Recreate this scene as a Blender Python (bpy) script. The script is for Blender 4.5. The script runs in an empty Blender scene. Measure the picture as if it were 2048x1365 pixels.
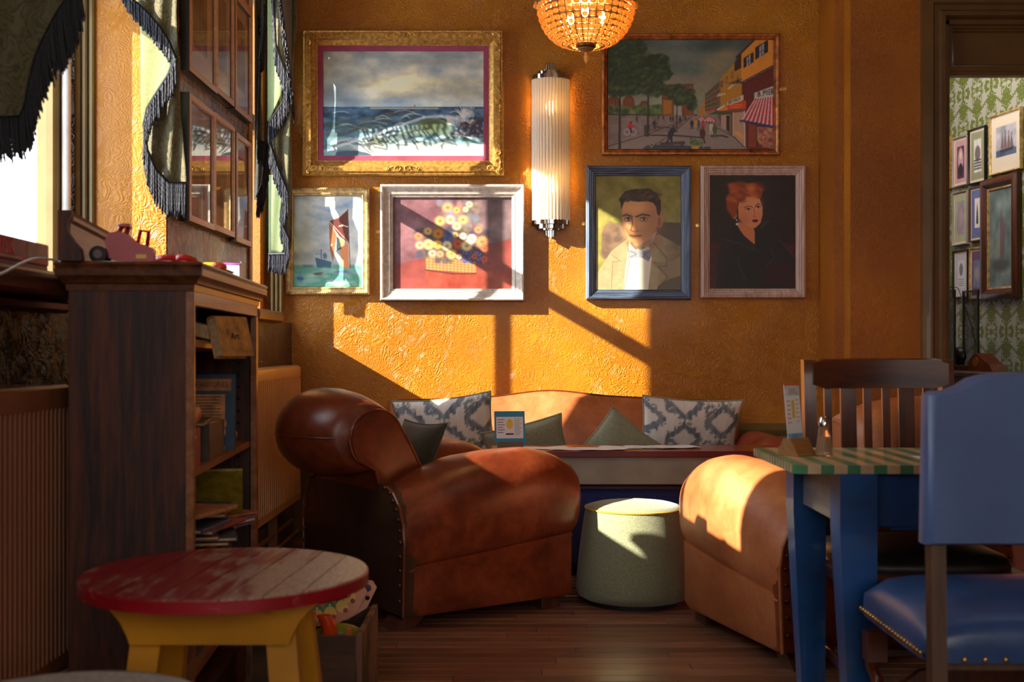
import bpy, math, random
import numpy as np
from mathutils import Vector, Matrix
random.seed(7); np.random.seed(7)
PI = math.pi
sc = bpy.context.scene
COL = sc.collection
# ------------------------------------------------------------------ camera
F = 2400.0; HOR = 695.0; EYE = 1.05; WALL = 6.65
cd = bpy.data.cameras.new('camera'); cam = bpy.data.objects.new('camera', cd); COL.objects.link(cam)
cam.location = (0, 0, EYE); cam.rotation_euler = (PI/2, 0, 0)
cd.sensor_width = 36; cd.lens = 36*F/2048; cd.shift_y = (HOR-682.5)/2048
cd.clip_start = .05; cd.clip_end = 100
cd.dof.use_dof = True; cd.dof.focus_distance = 5.6; cd.dof.aperture_fstop = 4.5
sc.camera = cam
# ------------------------------------------------------------------ light
sc.view_settings.view_transform = 'Standard'; sc.view_settings.look = 'None'
sc.view_settings.gamma = 1; sc.view_settings.use_curve_mapping = False
sc.view_settings.exposure = 0.0
sc.cycles.max_bounces = 7; sc.cycles.diffuse_bounces = 3; sc.cycles.glossy_bounces = 3; sc.cycles.adaptive_threshold = .03; sc.cycles.transparent_max_bounces = 16
sc.cycles.sample_clamp_indirect = 6
wd = bpy.data.worlds.new('world'); sc.world = wd; wd.use_nodes = True
bg = wd.node_tree.nodes['Background']; bg.inputs[0].default_value = (.82, .92, 1, 1); bg.inputs[1].default_value = 6.0
SUN_DIR = Vector((2, 1, -1.16)).normalized()
sl = bpy.data.lights.new('sun', 'SUN'); sl.energy = 22; sl.color = (1, .88, .68); sl.angle = .009
so = bpy.data.objects.new('sun', sl); COL.objects.link(so)
so.rotation_euler = (-SUN_DIR).to_track_quat('Z', 'Y').to_euler()
def area(name, loc, target, sx, sy, e, col):
    l = bpy.data.lights.new(name, 'AREA'); l.shape = 'RECTANGLE'; l.size = sx; l.size_y = sy; l.energy = e; l.color = col
    o = bpy.data.objects.new(name, l); COL.objects.link(o); o.location = loc
    o.rotation_euler = (Vector(loc)-Vector(target)).to_track_quat('Z', 'Y').to_euler()
area('rear_daylight', (1.0, -2.6, 2.0), (.6, 5, .5), 3.0, 1.6, 54, (1, .95, .88))
area('left_daylight', (-1.35, .6, 2.0), (1.5, 3.5, .6), 1.2, 1.5, 14, (.84, .92, 1))
area('far_room_light', (2.3, 7.4, 3.0), (3.2, 8.4, 1.4), 1.0, 1.0, 22, (1, .9, .8))
area('ceiling_fill', (1.8, 3.0, 3.3), (1.0, 5.5, 0), 1.5, 1.5, 5, (1, .8, .56))  # added fill from above, not a lamp of the room

def lin(c):
    return tuple(((x/255)/12.92 if x/255 <= .04045 else ((x/255+.055)/1.055)**2.4) for x in c)
def P(px, py, Y): return Vector(((px-1024)*Y/F, Y, EYE-(py-HOR)*Y/F))
# ------------------------------------------------------------------ materials
def nodes(name):
    m = bpy.data.materials.new(name); m.use_nodes = True; t = m.node_tree
    return m, t, t.nodes['Principled BSDF'], t.nodes.new, t.links.new
def sets(b, **k):
    for a, v in k.items():
        n = {'rough': 'Roughness', 'metal': 'Metallic', 'coat': 'Coat Weight', 'coatr': 'Coat Roughness', 'sheen': 'Sheen Weight',
             'spec': 'Specular IOR Level', 'trans': 'Transmission Weight', 'ior': 'IOR'}[a]
        b.inputs[n].default_value = v
def coords(N, L, scale=(1, 1, 1), kind='Object', rot=(0, 0, 0)):
    tc = N('ShaderNodeTexCoord'); mp = N('ShaderNodeMapping'); mp.inputs['Scale'].default_value = scale; mp.inputs['Rotation'].default_value = rot
    L(tc.outputs[kind], mp.inputs[0]); return mp.outputs[0]
def ramp(N, L, fac, stops):
    r = N('ShaderNodeValToRGB'); e = r.color_ramp.elements
    while len(e) < len(stops): e.new(.5)
    for i, (p, c) in enumerate(stops):
        e[i].position = p; e[i].color = (*lin(c), 1) if len(c) == 3 else c
    L(fac, r.inputs[0]); return r.outputs[0]
def noise(N, L, vec, scale, detail=4, rough=.5, dist=0):
    n = N('ShaderNodeTexNoise'); n.inputs['Scale'].default_value = scale; n.inputs['Detail'].default_value = detail
    n.inputs['Roughness'].default_value = rough; n.inputs['Distortion'].default_value = dist
    L(vec, n.inputs['Vector']); return n.outputs['Fac']
def math_(N, L, op, a, b=None, c=None):
    n = N('ShaderNodeMath'); n.operation = op
    for i, v in enumerate((a, b, c)):
        if v is None: continue
        if isinstance(v, (int, float)): n.inputs[i].default_value = v
        else: L(v, n.inputs[i])
    return n.outputs[0]
def bump(N, L, b, h, strength=.3, dist=.01, prev=None):
    n = N('ShaderNodeBump'); n.inputs['Strength'].default_value = strength; n.inputs['Distance'].default_value = dist
    L(h, n.inputs['Height'])
    if prev: L(prev, n.inputs['Normal'])
    L(n.outputs[0], b.inputs['Normal']); return n.outputs[0]
def mix(N, L, fac, a, b):
    n = N('ShaderNodeMix'); n.data_type = 'RGBA'
    if isinstance(fac, (int, float)): n.inputs[0].default_value = fac
    else: L(fac, n.inputs[0])
    for i, v in ((6, a), (7, b)):
        if isinstance(v, tuple): n.inputs[i].default_value = (*lin(v), 1)
        else: L(v, n.inputs[i])
    return n.outputs[2]
def plain(name, c, rough=.5, metal=0, var=.12, vs=8, bs=0, bstr=.2, bd=.003, **k):
    m, t, b, N, L = nodes(name); v = coords(N, L)
    lo = tuple(x*(1-var) for x in c); hi = tuple(min(255, x*(1+var)) for x in c)
    L(ramp(N, L, noise(N, L, v, vs, 5), [(.3, lo), (.7, hi)]), b.inputs['Base Color'])
    sets(b, rough=rough, metal=metal, **k)
    if bs: bump(N, L, b, noise(N, L, v, bs, 4), bstr, bd)
    return m
def wood(name, c1, c2, axis='z', scale=1.0, rough=.4, coat=0.0, contrast=(.35, .65)):
    m, t, b, N, L = nodes(name)
    s = {'x': (1.2, 16, 16), 'y': (16, 1.2, 16), 'z': (16, 16, 1.2)}[axis]
    v = coords(N, L, tuple(q*scale for q in s))
    n1 = noise(N, L, v, 1.6, 6, .6, .8)
    v2 = coords(N, L, tuple(q*scale*3.2 for q in s)); n2 = noise(N, L, v2, 3.0, 3, .7)
    f = math_(N, L, 'ADD', math_(N, L, 'MULTIPLY', n1, .7), math_(N, L, 'MULTIPLY', n2, .3))
    L(ramp(N, L, f, [(contrast[0], c1), (contrast[1], c2)]), b.inputs['Base Color'])
    sets(b, rough=rough, coat=coat, coatr=.15); bump(N, L, b, f, .25, .002); return m
def leather(name, c1, c2, c3, rough=.34):
    m, t, b, N, L = nodes(name); v = coords(N, L)
    f = noise(N, L, v, 3.2, 8, .62, .4); g = noise(N, L, v, 22, 5, .7)
    h = math_(N, L, 'ADD', math_(N, L, 'MULTIPLY', f, .75), math_(N, L, 'MULTIPLY', g, .25))
    L(ramp(N, L, h, [(.33, c1), (.5, c2), (.68, c3)]), b.inputs['Base Color'])
    vo = N('ShaderNodeTexVoronoi'); vo.inputs['Scale'].default_value = 260; L(v, vo.inputs['Vector'])
    p = bump(N, L, b, vo.outputs['Distance'], .12, .0015)
    bump(N, L, b, noise(N, L, v, 7, 4), .18, .012, p)
    L(math_(N, L, 'MULTIPLY_ADD', g, .25, rough-.12), b.inputs['Roughness']); sets(b, coat=.12, coatr=.3); return m
def fabric(name, c, scale=420, rough=.95, var=.2, sheen=.3):
    m, t, b, N, L = nodes(name); v = coords(N, L)
    w1 = noise(N, L, coords(N, L, (1, 1, .35)), scale, 2); w2 = noise(N, L, coords(N, L, (.35, .35, 1)), scale, 2)
    f = math_(N, L, 'MULTIPLY_ADD', math_(N, L, 'ADD', w1, w2), .5, 0.0)
    L(ramp(N, L, f, [(.38, tuple(x*(1-var) for x in c)), (.62, tuple(min(255, x*(1+var)) for x in c))]), b.inputs['Base Color'])
    sets(b, rough=rough, sheen=sheen); bump(N, L, b, f, .5, .002); return m
def vcol(name, rough=.5, coat=0, bstr=.12, bs=90, coatr=.08):
    m, t, b, N, L = nodes(name); a = N('ShaderNodeVertexColor'); a.layer_name = 'Col'
    L(a.outputs[0], b.inputs['Base Color']); sets(b, rough=rough, coat=coat, coatr=coatr)
    bump(N, L, b, noise(N, L, coords(N, L), bs, 3, .6), bstr, .002); return m
def embossed(name, c1, c2, rough=.3, strength=.9, scale=1.0, worn=None, coat=.25):
    """painted relief wallpaper: scrolls are the contour lines of a soft noise"""
    m, t, b, N, L = nodes(name); v = coords(N, L, (scale, scale, scale), 'Object')
    n1 = noise(N, L, v, 8, 1.2, .4, 1.1); n2 = noise(N, L, v, 26, 2, .5, .6)
    r1 = math_(N, L, 'SINE', math_(N, L, 'MULTIPLY', n1, 62)); r2 = math_(N, L, 'SINE', math_(N, L, 'MULTIPLY', n2, 30))
    r1 = math_(N, L, 'POWER', math_(N, L, 'ABSOLUTE', r1), 2.2)
    msk = ramp(N, L, noise(N, L, v, 3.3, 1), [(.36, (0, 0, 0)), (.62, (255, 255, 255))])
    msk2 = math_(N, L, 'MULTIPLY_ADD', msk, .6, .4)
    h = math_(N, L, 'MULTIPLY', math_(N, L, 'ADD', math_(N, L, 'MULTIPLY', r1, .65), math_(N, L, 'MULTIPLY', r2, .28)), msk2)
    cf = math_(N, L, 'ADD', math_(N, L, 'MULTIPLY', noise(N, L, v, 1.7, 7, .6), .8), math_(N, L, 'MULTIPLY', h, .18))
    col = ramp(N, L, cf, [(.32, c1), (.68, c2)])
    if worn:
        w = ramp(N, L, noise(N, L, coords(N, L, (1.2, 1.2, .6)), 24, 8, .75, .5), [(.46, (0, 0, 0)), (.53, (255, 255, 255))])
        col = mix(N, L, w, col, worn)
    L(col, b.inputs['Base Color']); bump(N, L, b, h, strength, .006)
    sets(b, rough=rough, coat=coat, coatr=.12); return m
def glow(name, c, e):
    m, t, b, N, L = nodes(name); b.inputs['Base Color'].default_value = (*lin(c), 1)
    b.inputs['Emission Color'].default_value = (*lin(c), 1); b.inputs['Emission Strength'].default_value = e; return m
def clear(name, tint=(250, 250, 250), gloss=.06, rough=.01):
    m, t, b, N, L = nodes(name); tr = N('ShaderNodeBsdfTransparent'); tr.inputs[0].default_value = (*lin(tint), 1)
    gl = N('ShaderNodeBsdfGlossy'); gl.inputs['Roughness'].default_value = rough
    ge = N('ShaderNodeNewGeometry'); dt = N('ShaderNodeVectorMath'); dt.operation = 'DOT_PRODUCT'; L(ge.outputs['Incoming'], dt.inputs[0]); L(ge.outputs['Normal'], dt.inputs[1])
    fr = math_(N, L, 'MULTIPLY_ADD', math_(N, L, 'POWER', math_(N, L, 'SUBTRACT', 1, math_(N, L, 'ABSOLUTE', dt.outputs['Value'])), 5), .95, gloss)
    mx = N('ShaderNodeMixShader'); L(fr, mx.inputs[0]); L(tr.outputs[0], mx.inputs[1]); L(gl.outputs[0], mx.inputs[2])
    L(mx.outputs[0], t.nodes['Material Output'].inputs[0]); return m
def worn_paint(name, c, under, amount=.5, rough=.45, axis='y'):
    m, t, b, N, L = nodes(name); s = {'x': (.5, 3, 3), 'y': (3, .5, 3), 'z': (3, 3, .5)}[axis]
    n1 = noise(N, L, coords(N, L, s), 9, 9, .72, .3); n2 = noise(N, L, coords(N, L), 5, 3)
    f = math_(N, L, 'ADD', math_(N, L, 'MULTIPLY', n1, .6), math_(N, L, 'MULTIPLY', n2, .4))
    w = ramp(N, L, f, [(amount-.03, (0, 0, 0)), (amount+.04, (255, 255, 255))])
    c2 = ramp(N, L, noise(N, L, coords(N, L, tuple(q*4 for q in s)), 12, 4), [(.3, tuple(x*.7 for x in under)), (.7, under)])
    c1 = ramp(N, L, n1, [(.3, tuple(x*.8 for x in c)), (.7, c)])
    L(mix(N, L, w, c1, c2), b.inputs['Base Color']); sets(b, rough=rough); bump(N, L, b, w, .2, .002); return m

M = {}
M['ochre'] = embossed('ochre_relief_paper', (172, 104, 10), (206, 138, 22), .42, .42, 1.2, None, .12)
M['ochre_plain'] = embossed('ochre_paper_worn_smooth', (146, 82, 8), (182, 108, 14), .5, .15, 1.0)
M['lincrusta'] = embossed('brown_relief_paper', (146, 88, 58), (198, 146, 114), .32, .8, 1.3, (62, 32, 20), .3)
M['darkpanel'] = embossed('black_relief_paper', (34, 18, 10), (86, 44, 18), .25, 1.0, 1.6, (16, 9, 6), .4)
M['khaki'] = plain('khaki_gloss_paint', (124, 106, 62), .38, var=.1, vs=6, coat=.2, bs=30, bstr=.1)
M['khaki_dark'] = plain('olive_brown_paint', (104, 74, 36), .42, var=.1, vs=5, coat=.15)
M['ceiling'] = plain('ceiling_paint', (190, 150, 100), .8)
M['plaster'] = plain('rear_plaster', (120, 78, 40), .8)
M['glass'] = clear('window_glass')
M['picture_glass'] = clear('picture_glass', (245, 245, 245))
M['oak_dark'] = wood('dark_oak', (30, 12, 5), (108, 48, 18), 'z', .9, .55, .0, (.42, .72))
M['oak_shelf'] = wood('dark_oak_rail', (52, 26, 13), (122, 70, 36), 'y', .8, .35, .2)
M['oak_lit'] = wood('lit_oak', (110, 62, 30), (168, 108, 62), 'y', .8, .4, .1)  # lighter copy of the oak: bounced light is put into its colour
M['mahog'] = wood('mahogany_chair_wood', (62, 26, 12), (112, 54, 26), 'z', .7, .28, .4)
M['mahog_x'] = wood('mahogany_rail_wood', (58, 24, 12), (104, 50, 24), 'x', .7, .28, .4)
M['post'] = wood('weathered_chair_post', (70, 48, 34), (110, 80, 58), 'z', .9, .45, .1)
M['black'] = plain('black_frame', (26, 22, 22), .35)
M['frame_face'] = wood('bronze_frame_face', (190, 138, 100), (224, 178, 138), 'x', .6, .4, .2)
M['gold'] = plain('gilt', (196, 150, 76), .36, .6, .2, 60, 90, .4, .003)
M['gold_pale'] = plain('pale_gilt', (206, 176, 122), .4, .5, .2, 30, 60, .3)
M['silver'] = plain('silvered_frame', (214, 206, 196), .38, .2, .1, 40, 40, .25)
M['pinkmat'] = plain('plum_mount', (150, 66, 92), .8)
M['bluefr'] = wood('blue_limed_frame', (56, 72, 96), (128, 150, 184), 'z', 1.4, .42)
M['bluefr_x'] = wood('blue_limed_frame_rail', (44, 56, 78), (104, 124, 156), 'x', 1.4, .42)
M['pinkfr'] = wood('pink_white_limed_frame', (168, 132, 118), (224, 198, 186), 'z', 1.4, .45)
M['copper_fr'] = plain('copper_gilt_frame', (176, 112, 66), .35, .6, .25, 30)
M['paint'] = vcol('oil_paint', .45, .12, .3, 70)
M['paint_dull'] = vcol('matt_print', .7, 0, .05)
M['leather'] = leather('tan_brown_leather', (72, 28, 14), (114, 48, 24), (156, 78, 44), .32)
M['leather_lt'] = leather('light_tan_leather', (150, 80, 42), (186, 108, 62), (212, 140, 92), .42)
M['leather_dk'] = leather('worn_black_brown_leather', (40, 24, 14), (62, 38, 22), (84, 54, 32), .5)
M['leather_red'] = leather('oxblood_leather', (110, 42, 28), (148, 66, 46), (170, 84, 62))
M['blue_leather'] = leather('blue_leather', (34, 62, 112), (46, 80, 136), (64, 98, 152), .36)
M['blue_back'] = plain('blue_vinyl', (86, 110, 160), .42, 0, .08, 5, 90, .15)
M['black_leather'] = leather('black_leather', (24, 20, 18), (36, 30, 26), (50, 40, 34), .4)
M['footwood'] = wood('foot_wood', (52, 26, 16), (96, 54, 34), 'z', 1, .4, .1)
M['brass'] = plain('brass', (206, 164, 92), .28, .95)
M['bronze'] = plain('bronze_nail', (96, 66, 46), .35, .85)
M['chrome'] = plain('chrome', (200, 196, 192), .12, 1.0, .04)
M['green_cloth'] = fabric('sage_wool', (128, 134, 108), 420, .95, .13)
M['sage_velvet'] = fabric('sage_velvet', (146, 148, 124), 300, .95, .1)
M['dark_green'] = fabric('dark_green_velvet', (46, 40, 24), 260)
M['piping'] = plain('mustard_piping', (196, 156, 52), .7)
M['black_ply'] = plain('black_plinth', (20, 18, 16), .6)
M['bluepaint'] = plain('cobalt_blue_paint', (26, 84, 150), .4, 0, .16, 7, 40, .15, coat=.15)
M['greypaint'] = plain('warm_grey_paint', (150, 140, 128), .5, 0, .08)
M['redtop'] = wood('red_varnished_top', (110, 34, 14), (170, 70, 26), 'x', .8, .3, .4)
M['rededge'] = plain('dark_red_edge', (104, 22, 28), .4)
M['navy'] = fabric('navy_cloth', (28, 44, 104), 260)
M['paper'] = plain('white_paper', (226, 224, 232), .8, var=.03)
M['radiator'] = plain('beige_radiator_enamel', (196, 142, 84), .36, 0, .05, 3, coat=.2)
M['radiator_brown'] = plain('brown_radiator_enamel', (150, 92, 60), .3, 0, .05, 3, coat=.3)
for i_, a_ in enumerate((.60, .555, .53, .50, .485, .455, .43, .38)): M['stool_red%d' % i_] = worn_paint('worn_red_paint', (150, 16, 30), (186, 150, 132), a_, .33, 'y')
M['stool_edge'] = worn_paint('red_edge_paint', (168, 14, 30), (170, 134, 124), .56, .45, 'x')
M['yellow'] = plain('mustard_yellow_paint', (202, 136, 16), .42, 0, .1, 5, coat=.15)
M['greytop'] = fabric('grey_felt', (128, 120, 108), 160)
M['crate'] = worn_paint('rough_crate_wood', (150, 108, 84), (84, 54, 42), .5, .7, 'z')
M['crate_dark'] = wood('crate_front_wood', (62, 42, 30), (104, 74, 52), 'x', .8, .7)
M['toyred'] = plain('red_plastic', (176, 4, 28), .25, 0, .04, coat=.3)
M['toyorange'] = plain('orange_plastic', (226, 74, 16), .25, 0, .06, coat=.4)
M['toyyellow'] = plain('yellow_plastic', (232, 178, 30), .35)
M['toygreen'] = plain('lime_plastic', (128, 134, 22), .35)
M['toygrey'] = plain('blue_grey_plastic', (84, 88, 104), .35)
M['rubber'] = plain('black_rubber', (24, 22, 22), .6)
M['toywood'] = wood('toy_beech', (186, 98, 40), (216, 126, 58), 'x', .5, .4, .2)
M['curtain'] = None
M['white_plastic'] = plain('white_plastic', (225, 220, 215), .4)
M['cable'] = plain('grey_cable', (176, 176, 190), .4)
M['rope'] = plain('navy_rope', (24, 27, 40), .45, 0, .3, 120)
M['rope_shaded'] = plain('shaded_navy_rope', (18, 19, 26), .6, 0, .3, 120)  # darker copy of the navy rope: silhouette shade is put into the colour
M['lining'] = fabric('pale_green_lining', (186, 202, 164), 300, .9, .1)
m = M['lining']; t = m.node_tree; tl = t.nodes.new('ShaderNodeBsdfTranslucent'); tl.inputs[0].default_value = (*lin((232, 244, 206)), 1); mx = t.nodes.new('ShaderNodeMixShader'); mx.inputs[0].default_value = .62
t.links.new(t.nodes['Principled BSDF'].outputs[0], mx.inputs[1]); t.links.new(tl.outputs[0], mx.inputs[2]); t.links.new(mx.outputs[0], t.nodes['Material Output'].inputs[0])
M['grid_glass'] = clear('tank_glass', (200, 210, 220), .1)
M['green_check'] = plain('green_stripe_enamel', (84, 148, 104), .28, 0, .12, 9, coat=.4)
M['cream_check'] = plain('cream_stripe_enamel', (220, 192, 148), .28, 0, .08, 9, coat=.4)
M['greyblue_apron'] = wood('bare_grey_apron', (110, 104, 108), (150, 140, 136), 'y', .8, .4, .2)
M['card_blue'] = plain('blue_card', (30, 132, 182), .5, var=.03)
M['card_white'] = plain('white_card', (232, 230, 236), .5, var=.02)
M['card_yellow'] = plain('yellow_card_print', (226, 190, 60), .5)
M['ink'] = plain('purple_ink', (92, 40, 96), .6); M['ink_red'] = plain('red_ink', (232, 84, 66), .6)
M['ink_grey'] = plain('grey_ink', (120, 120, 136), .6); M['ink_black'] = plain('black_ink', (40, 34, 34), .6)
M['block'] = wood('walnut_block', (92, 72, 60), (136, 112, 96), 'x', .8, .6)
M['block_lt'] = wood('oak_block', (150, 100, 52), (188, 134, 76), 'x', .8, .5)
M['slot'] = plain('hole_shade', (14, 10, 8), .8)  # near-black slabs stand in for the shade inside holes
m, t, b, N, L = nodes('olive_damask_cloth'); v = coords(N, L)
fn = noise(N, L, v, 14, 1.5, .5, 1.4); f2 = math_(N, L, 'ABSOLUTE', math_(N, L, 'SINE', math_(N, L, 'MULTIPLY', fn, 26)))
L(ramp(N, L, f2, [(.2, (66, 60, 36)), (.8, (92, 86, 54))]), b.inputs['Base Color']); sets(b, rough=.75, sheen=.3); bump(N, L, b, f2, .3, .002)
M['curtain'] = m
# damask wallpaper of the room beyond: mirrored, half-dropped noise motifs
m, t, b, N, L = nodes('green_damask_wallpaper'); tc = N('ShaderNodeTexCoord'); sp = N('ShaderNodeSeparateXYZ'); L(tc.outputs['Object'], sp.inputs[0])
cell = .17; U = math_(N, L, 'PINGPONG', sp.outputs[0], cell/2)
colm = math_(N, L, 'FLOORED_MODULO', math_(N, L, 'FLOOR', math_(N, L, 'DIVIDE', math_(N, L, 'ADD', sp.outputs[0], cell/2), cell)), 2)
V = math_(N, L, 'FLOORED_MODULO', math_(N, L, 'ADD', sp.outputs[2], math_(N, L, 'MULTIPLY', colm, .23)), .46)
V = math_(N, L, 'PINGPONG', V, .23)
cx = N('ShaderNodeCombineXYZ'); L(U, cx.inputs[0]); L(V, cx.inputs[2])
n1 = noise(N, L, cx.outputs[0], 26, 2.5, .55, .9)
edge = math_(N, L, 'MULTIPLY', math_(N, L, 'SUBTRACT', U, cell/4), -2.2)
ff = math_(N, L, 'ADD', n1, edge)
veins = math_(N, L, 'ABSOLUTE', math_(N, L, 'SINE', math_(N, L, 'MULTIPLY', n1, 70)))
green = ramp(N, L, veins, [(.12, (150, 150, 90)), (.3, (84, 100, 30))])
w = ramp(N, L, ff, [(.47, (0, 0, 0)), (.485, (255, 255, 255))])
L(mix(N, L, w, (158, 158, 148), green), b.inputs['Base Color']); sets(b, rough=.6)
M['damask'] = m
# glass rods of the wall lamp: real translucent glass lit from inside
m, t, b, N, L = nodes('frosted_glass_rods'); tl = N('ShaderNodeBsdfTranslucent'); tl.inputs[0].default_value = (1, .93, .8, 1)
df = N('ShaderNodeBsdfDiffuse'); df.inputs[0].default_value = (.9, .88, .84, 1)
gl = N('ShaderNodeBsdfGlossy'); gl.inputs['Roughness'].default_value = .15
m1 = N('ShaderNodeMixShader'); m1.inputs[0].default_value = .5; L(tl.outputs[0], m1.inputs[1]); L(df.outputs[0], m1.inputs[2])
m2 = N('ShaderNodeMixShader'); m2.inputs[0].default_value = .1; L(m1.outputs[0], m2.inputs[1]); L(gl.outputs[0], m2.inputs[2])
L(m2.outputs[0], t.nodes['Material Output'].inputs[0]); M['rods'] = m
m, t, b, N, L = nodes('amber_crystal'); tl = N('ShaderNodeBsdfTranslucent'); tl.inputs[0].default_value = (*lin((255, 214, 130)), 1)
sets(b, rough=.06, trans=.6, ior=1.5); b.inputs['Base Color'].default_value = (*lin((255, 214, 140)), 1)
mx = N('ShaderNodeMixShader'); mx.inputs[0].default_value = .6; L(b.outputs[0], mx.inputs[1]); L(tl.outputs[0], mx.inputs[2]); L(mx.outputs[0], t.nodes['Material Output'].inputs[0]); M['crystal'] = m
M['bulb'] = glow('lit_bulb', (255, 190, 100), 90)
M['bulb_soft'] = glow('small_lit_bulb', (255, 180, 90), 14)
# ------------------------------------------------------------------ geometry
class G:
    def __init__(s): s.v = []; s.f = []; s.c = None
    def add(s, vs, fs):
        n = len(s.v); s.v += [tuple(p) for p in vs]; s.f += [tuple(i+n for i in q) for q in fs]; return s
    def bx(s, x0, x1, y0, y1, z0, z1, b=0, R=None):
        c = Vector(((x0+x1)/2, (y0+y1)/2, (z0+z1)/2)); h = (abs(x1-x0)/2, abs(y1-y0)/2, abs(z1-z0)/2)
        b = min(b, *(q*.9 for q in h)) if b else 0
        if not b:
            vs = [Vector((i*h[0], j*h[1], k*h[2])) for i in (-1, 1) for j in (-1, 1) for k in (-1, 1)]
            fs = [(0, 1, 3, 2), (4, 6, 7, 5), (0, 4, 5, 1), (2, 3, 7, 6), (0, 2, 6, 4), (1, 5, 7, 3)]
        else:
            vs = []; idx = {}
            for i in (-1, 1):
                for j in (-1, 1):
                    for k in (-1, 1):
                        for a in range(3):
                            q = [i*(h[0]-b), j*(h[1]-b), k*(h[2]-b)]; q[a] += (i, j, k)[a]*b
                            idx[(i, j, k, a)] = len(vs); vs.append(Vector(q))
            fs = []
            for a in range(3):
                o = [x for x in range(3) if x != a]
                for sgn in (-1, 1):
                    q = []
                    for (p, r) in ((-1, -1), (1, -1), (1, 1), (-1, 1)):
                        k = [0, 0, 0]; k[a] = sgn; k[o[0]] = p; k[o[1]] = r; q.append(idx[(*k, a)])
                    fs.append(tuple(q))
                for p in (-1, 1):
                    for r in (-1, 1):
                        k0 = [0, 0, 0]; k1 = [0, 0, 0]; k0[a] = -1; k1[a] = 1
                        k0[o[0]] = k1[o[0]] = p; k0[o[1]] = k1[o[1]] = r
                        fs.append((idx[(*k0, o[0])], idx[(*k1, o[0])], idx[(*k1, o[1])], idx[(*k0, o[1])]))
            for i in (-1, 1):
                for j in (-1, 1):
                    for k in (-1, 1): fs.append(tuple(idx[(i, j, k, a)] for a in range(3)))
        if R is not None: vs = [R @ q for q in vs]
        return s.add([c+q for q in vs], fs)
    def loft(s, rings, closed=True, caps=True):
        n = len(rings[0]); vs = [p for r in rings for p in r]; fs = []
        m = n if closed else n-1
        for i in range(len(rings)-1):
            for j in range(m): fs.append((i*n+j, i*n+(j+1) % n, (i+1)*n+(j+1) % n, (i+1)*n+j))
        if caps and closed: fs.append(tuple(range(n))); fs.append(tuple((len(rings)-1)*n+j for j in range(n)))
        return s.add(vs, fs)
    def tube(s, pts, r, n=8, closed=False):
        pts = [Vector(p) for p in pts]; rings = []; up = Vector((.13, .37, .92)); N_ = len(pts)
        for i, p in enumerate(pts):
            a = pts[(i-1) % N_] if (i or closed) else p; b_ = pts[(i+1) % N_] if (i < N_-1 or closed) else p
            d = (b_-a).normalized(); x = d.cross(up)
            if x.length < .05: x = d.cross(Vector((1, 0, 0)))
            x.normalize(); y = d.cross(x); up = y.cross(d) if False else up
            rr = r[i] if isinstance(r, (list, tuple)) else r
            rings.append([p+x*math.cos(2*PI*k/n)*rr+y*math.sin(2*PI*k/n)*rr for k in range(n)])
        if closed: rings.append(rings[0]); return s.loft(rings, True, False)
        return s.loft(rings)
    def lathe(s, prof, n=24, c=(0, 0, 0), a0=0, a1=2*PI):
        full = abs(a1-a0-2*PI) < 1e-6; c = Vector(c); k = n if full else n+1
        rings = [[c+Vector((r*math.cos(a0+(a1-a0)*j/n), r*math.sin(a0+(a1-a0)*j/n), z)) for j in range(k)] for r, z in prof]
        return s.loft(rings, full, full)
    def prism(s, poly, axis, d0, d1):
        f = {'y': lambda p, d: (p[0], d, p[1]), 'x': lambda p, d: (d, p[0], p[1]), 'z': lambda p, d: (p[0], p[1], d)}[axis]
        return s.loft([[f(p, d0) for p in poly], [f(p, d1) for p in poly]])
    def sphere(s, c, r, n=12, m=8):
        r = r if isinstance(r, (tuple, list)) else (r, r, r); c = Vector(c)
        vs = [c+Vector((0, 0, r[2]))]; fs = []
        for i in range(1, m):
            t_ = PI*i/m
            vs += [c+Vector((r[0]*math.sin(t_)*math.cos(2*PI*j/n), r[1]*math.sin(t_)*math.sin(2*PI*j/n), r[2]*math.cos(t_))) for j in range(n)]
        vs.append(c-Vector((0, 0, r[2])))
        for j in range(n): fs.append((0, 1+j, 1+(j+1) % n)); fs.append((len(vs)-1, 1+(m-2)*n+(j+1) % n, 1+(m-2)*n+j))
        for i in range(m-2):
            for j in range(n): fs.append((1+i*n+j, 1+(i+1)*n+j, 1+(i+1)*n+(j+1) % n, 1+i*n+(j+1) % n))
        return s.add(vs, fs)
    def frame(s, w, h, prof, x=0, z=0):
        """mitred picture frame in the XZ plane facing -Y, centred: prof = (inset from outer edge, forward)"""
        rings = []
        for ins, fw in prof:
            a, b_ = w/2-ins, h/2-ins
            rings.append([(x-a, -fw, z-b_), (x+a, -fw, z-b_), (x+a, -fw, z+b_), (x-a, -fw, z+b_)])
        return s.loft(rings, True, False)
    def xf(s, mtx, start=0):
        s.v[start:] = [tuple(mtx @ Vector(p)) for p in s.v[start:]]; return s
    def grid(s, fn, nu, nv, wrap=False):
        vs = [fn(i/(nu if wrap else nu-1), j/(nv-1)) for j in range(nv) for i in range(nu)]; fs = []
        for j in range(nv-1):
            for i in range(nu if wrap else nu-1): fs.append((j*nu+i, j*nu+(i+1) % nu, (j+1)*nu+(i+1) % nu, (j+1)*nu+i))
        return s.add(vs, fs)
RM = {}
def finish(name, g, mat, angle=38, flat=False, recalc=True):
    me = bpy.data.meshes.new(name); me.from_pydata(g.v, [], g.f)
    if recalc and len(g.f) < 60000:
        import bmesh
        bm = bmesh.new(); bm.from_mesh(me); bmesh.ops.recalc_face_normals(bm, faces=bm.faces); bm.to_mesh(me); bm.free()
    if not flat:
        me.shade_smooth(); me.set_sharp_from_angle(angle=math.radians(angle))
    if mat: me.materials.append(mat if not isinstance(mat, str) else M[mat])
    return me
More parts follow.
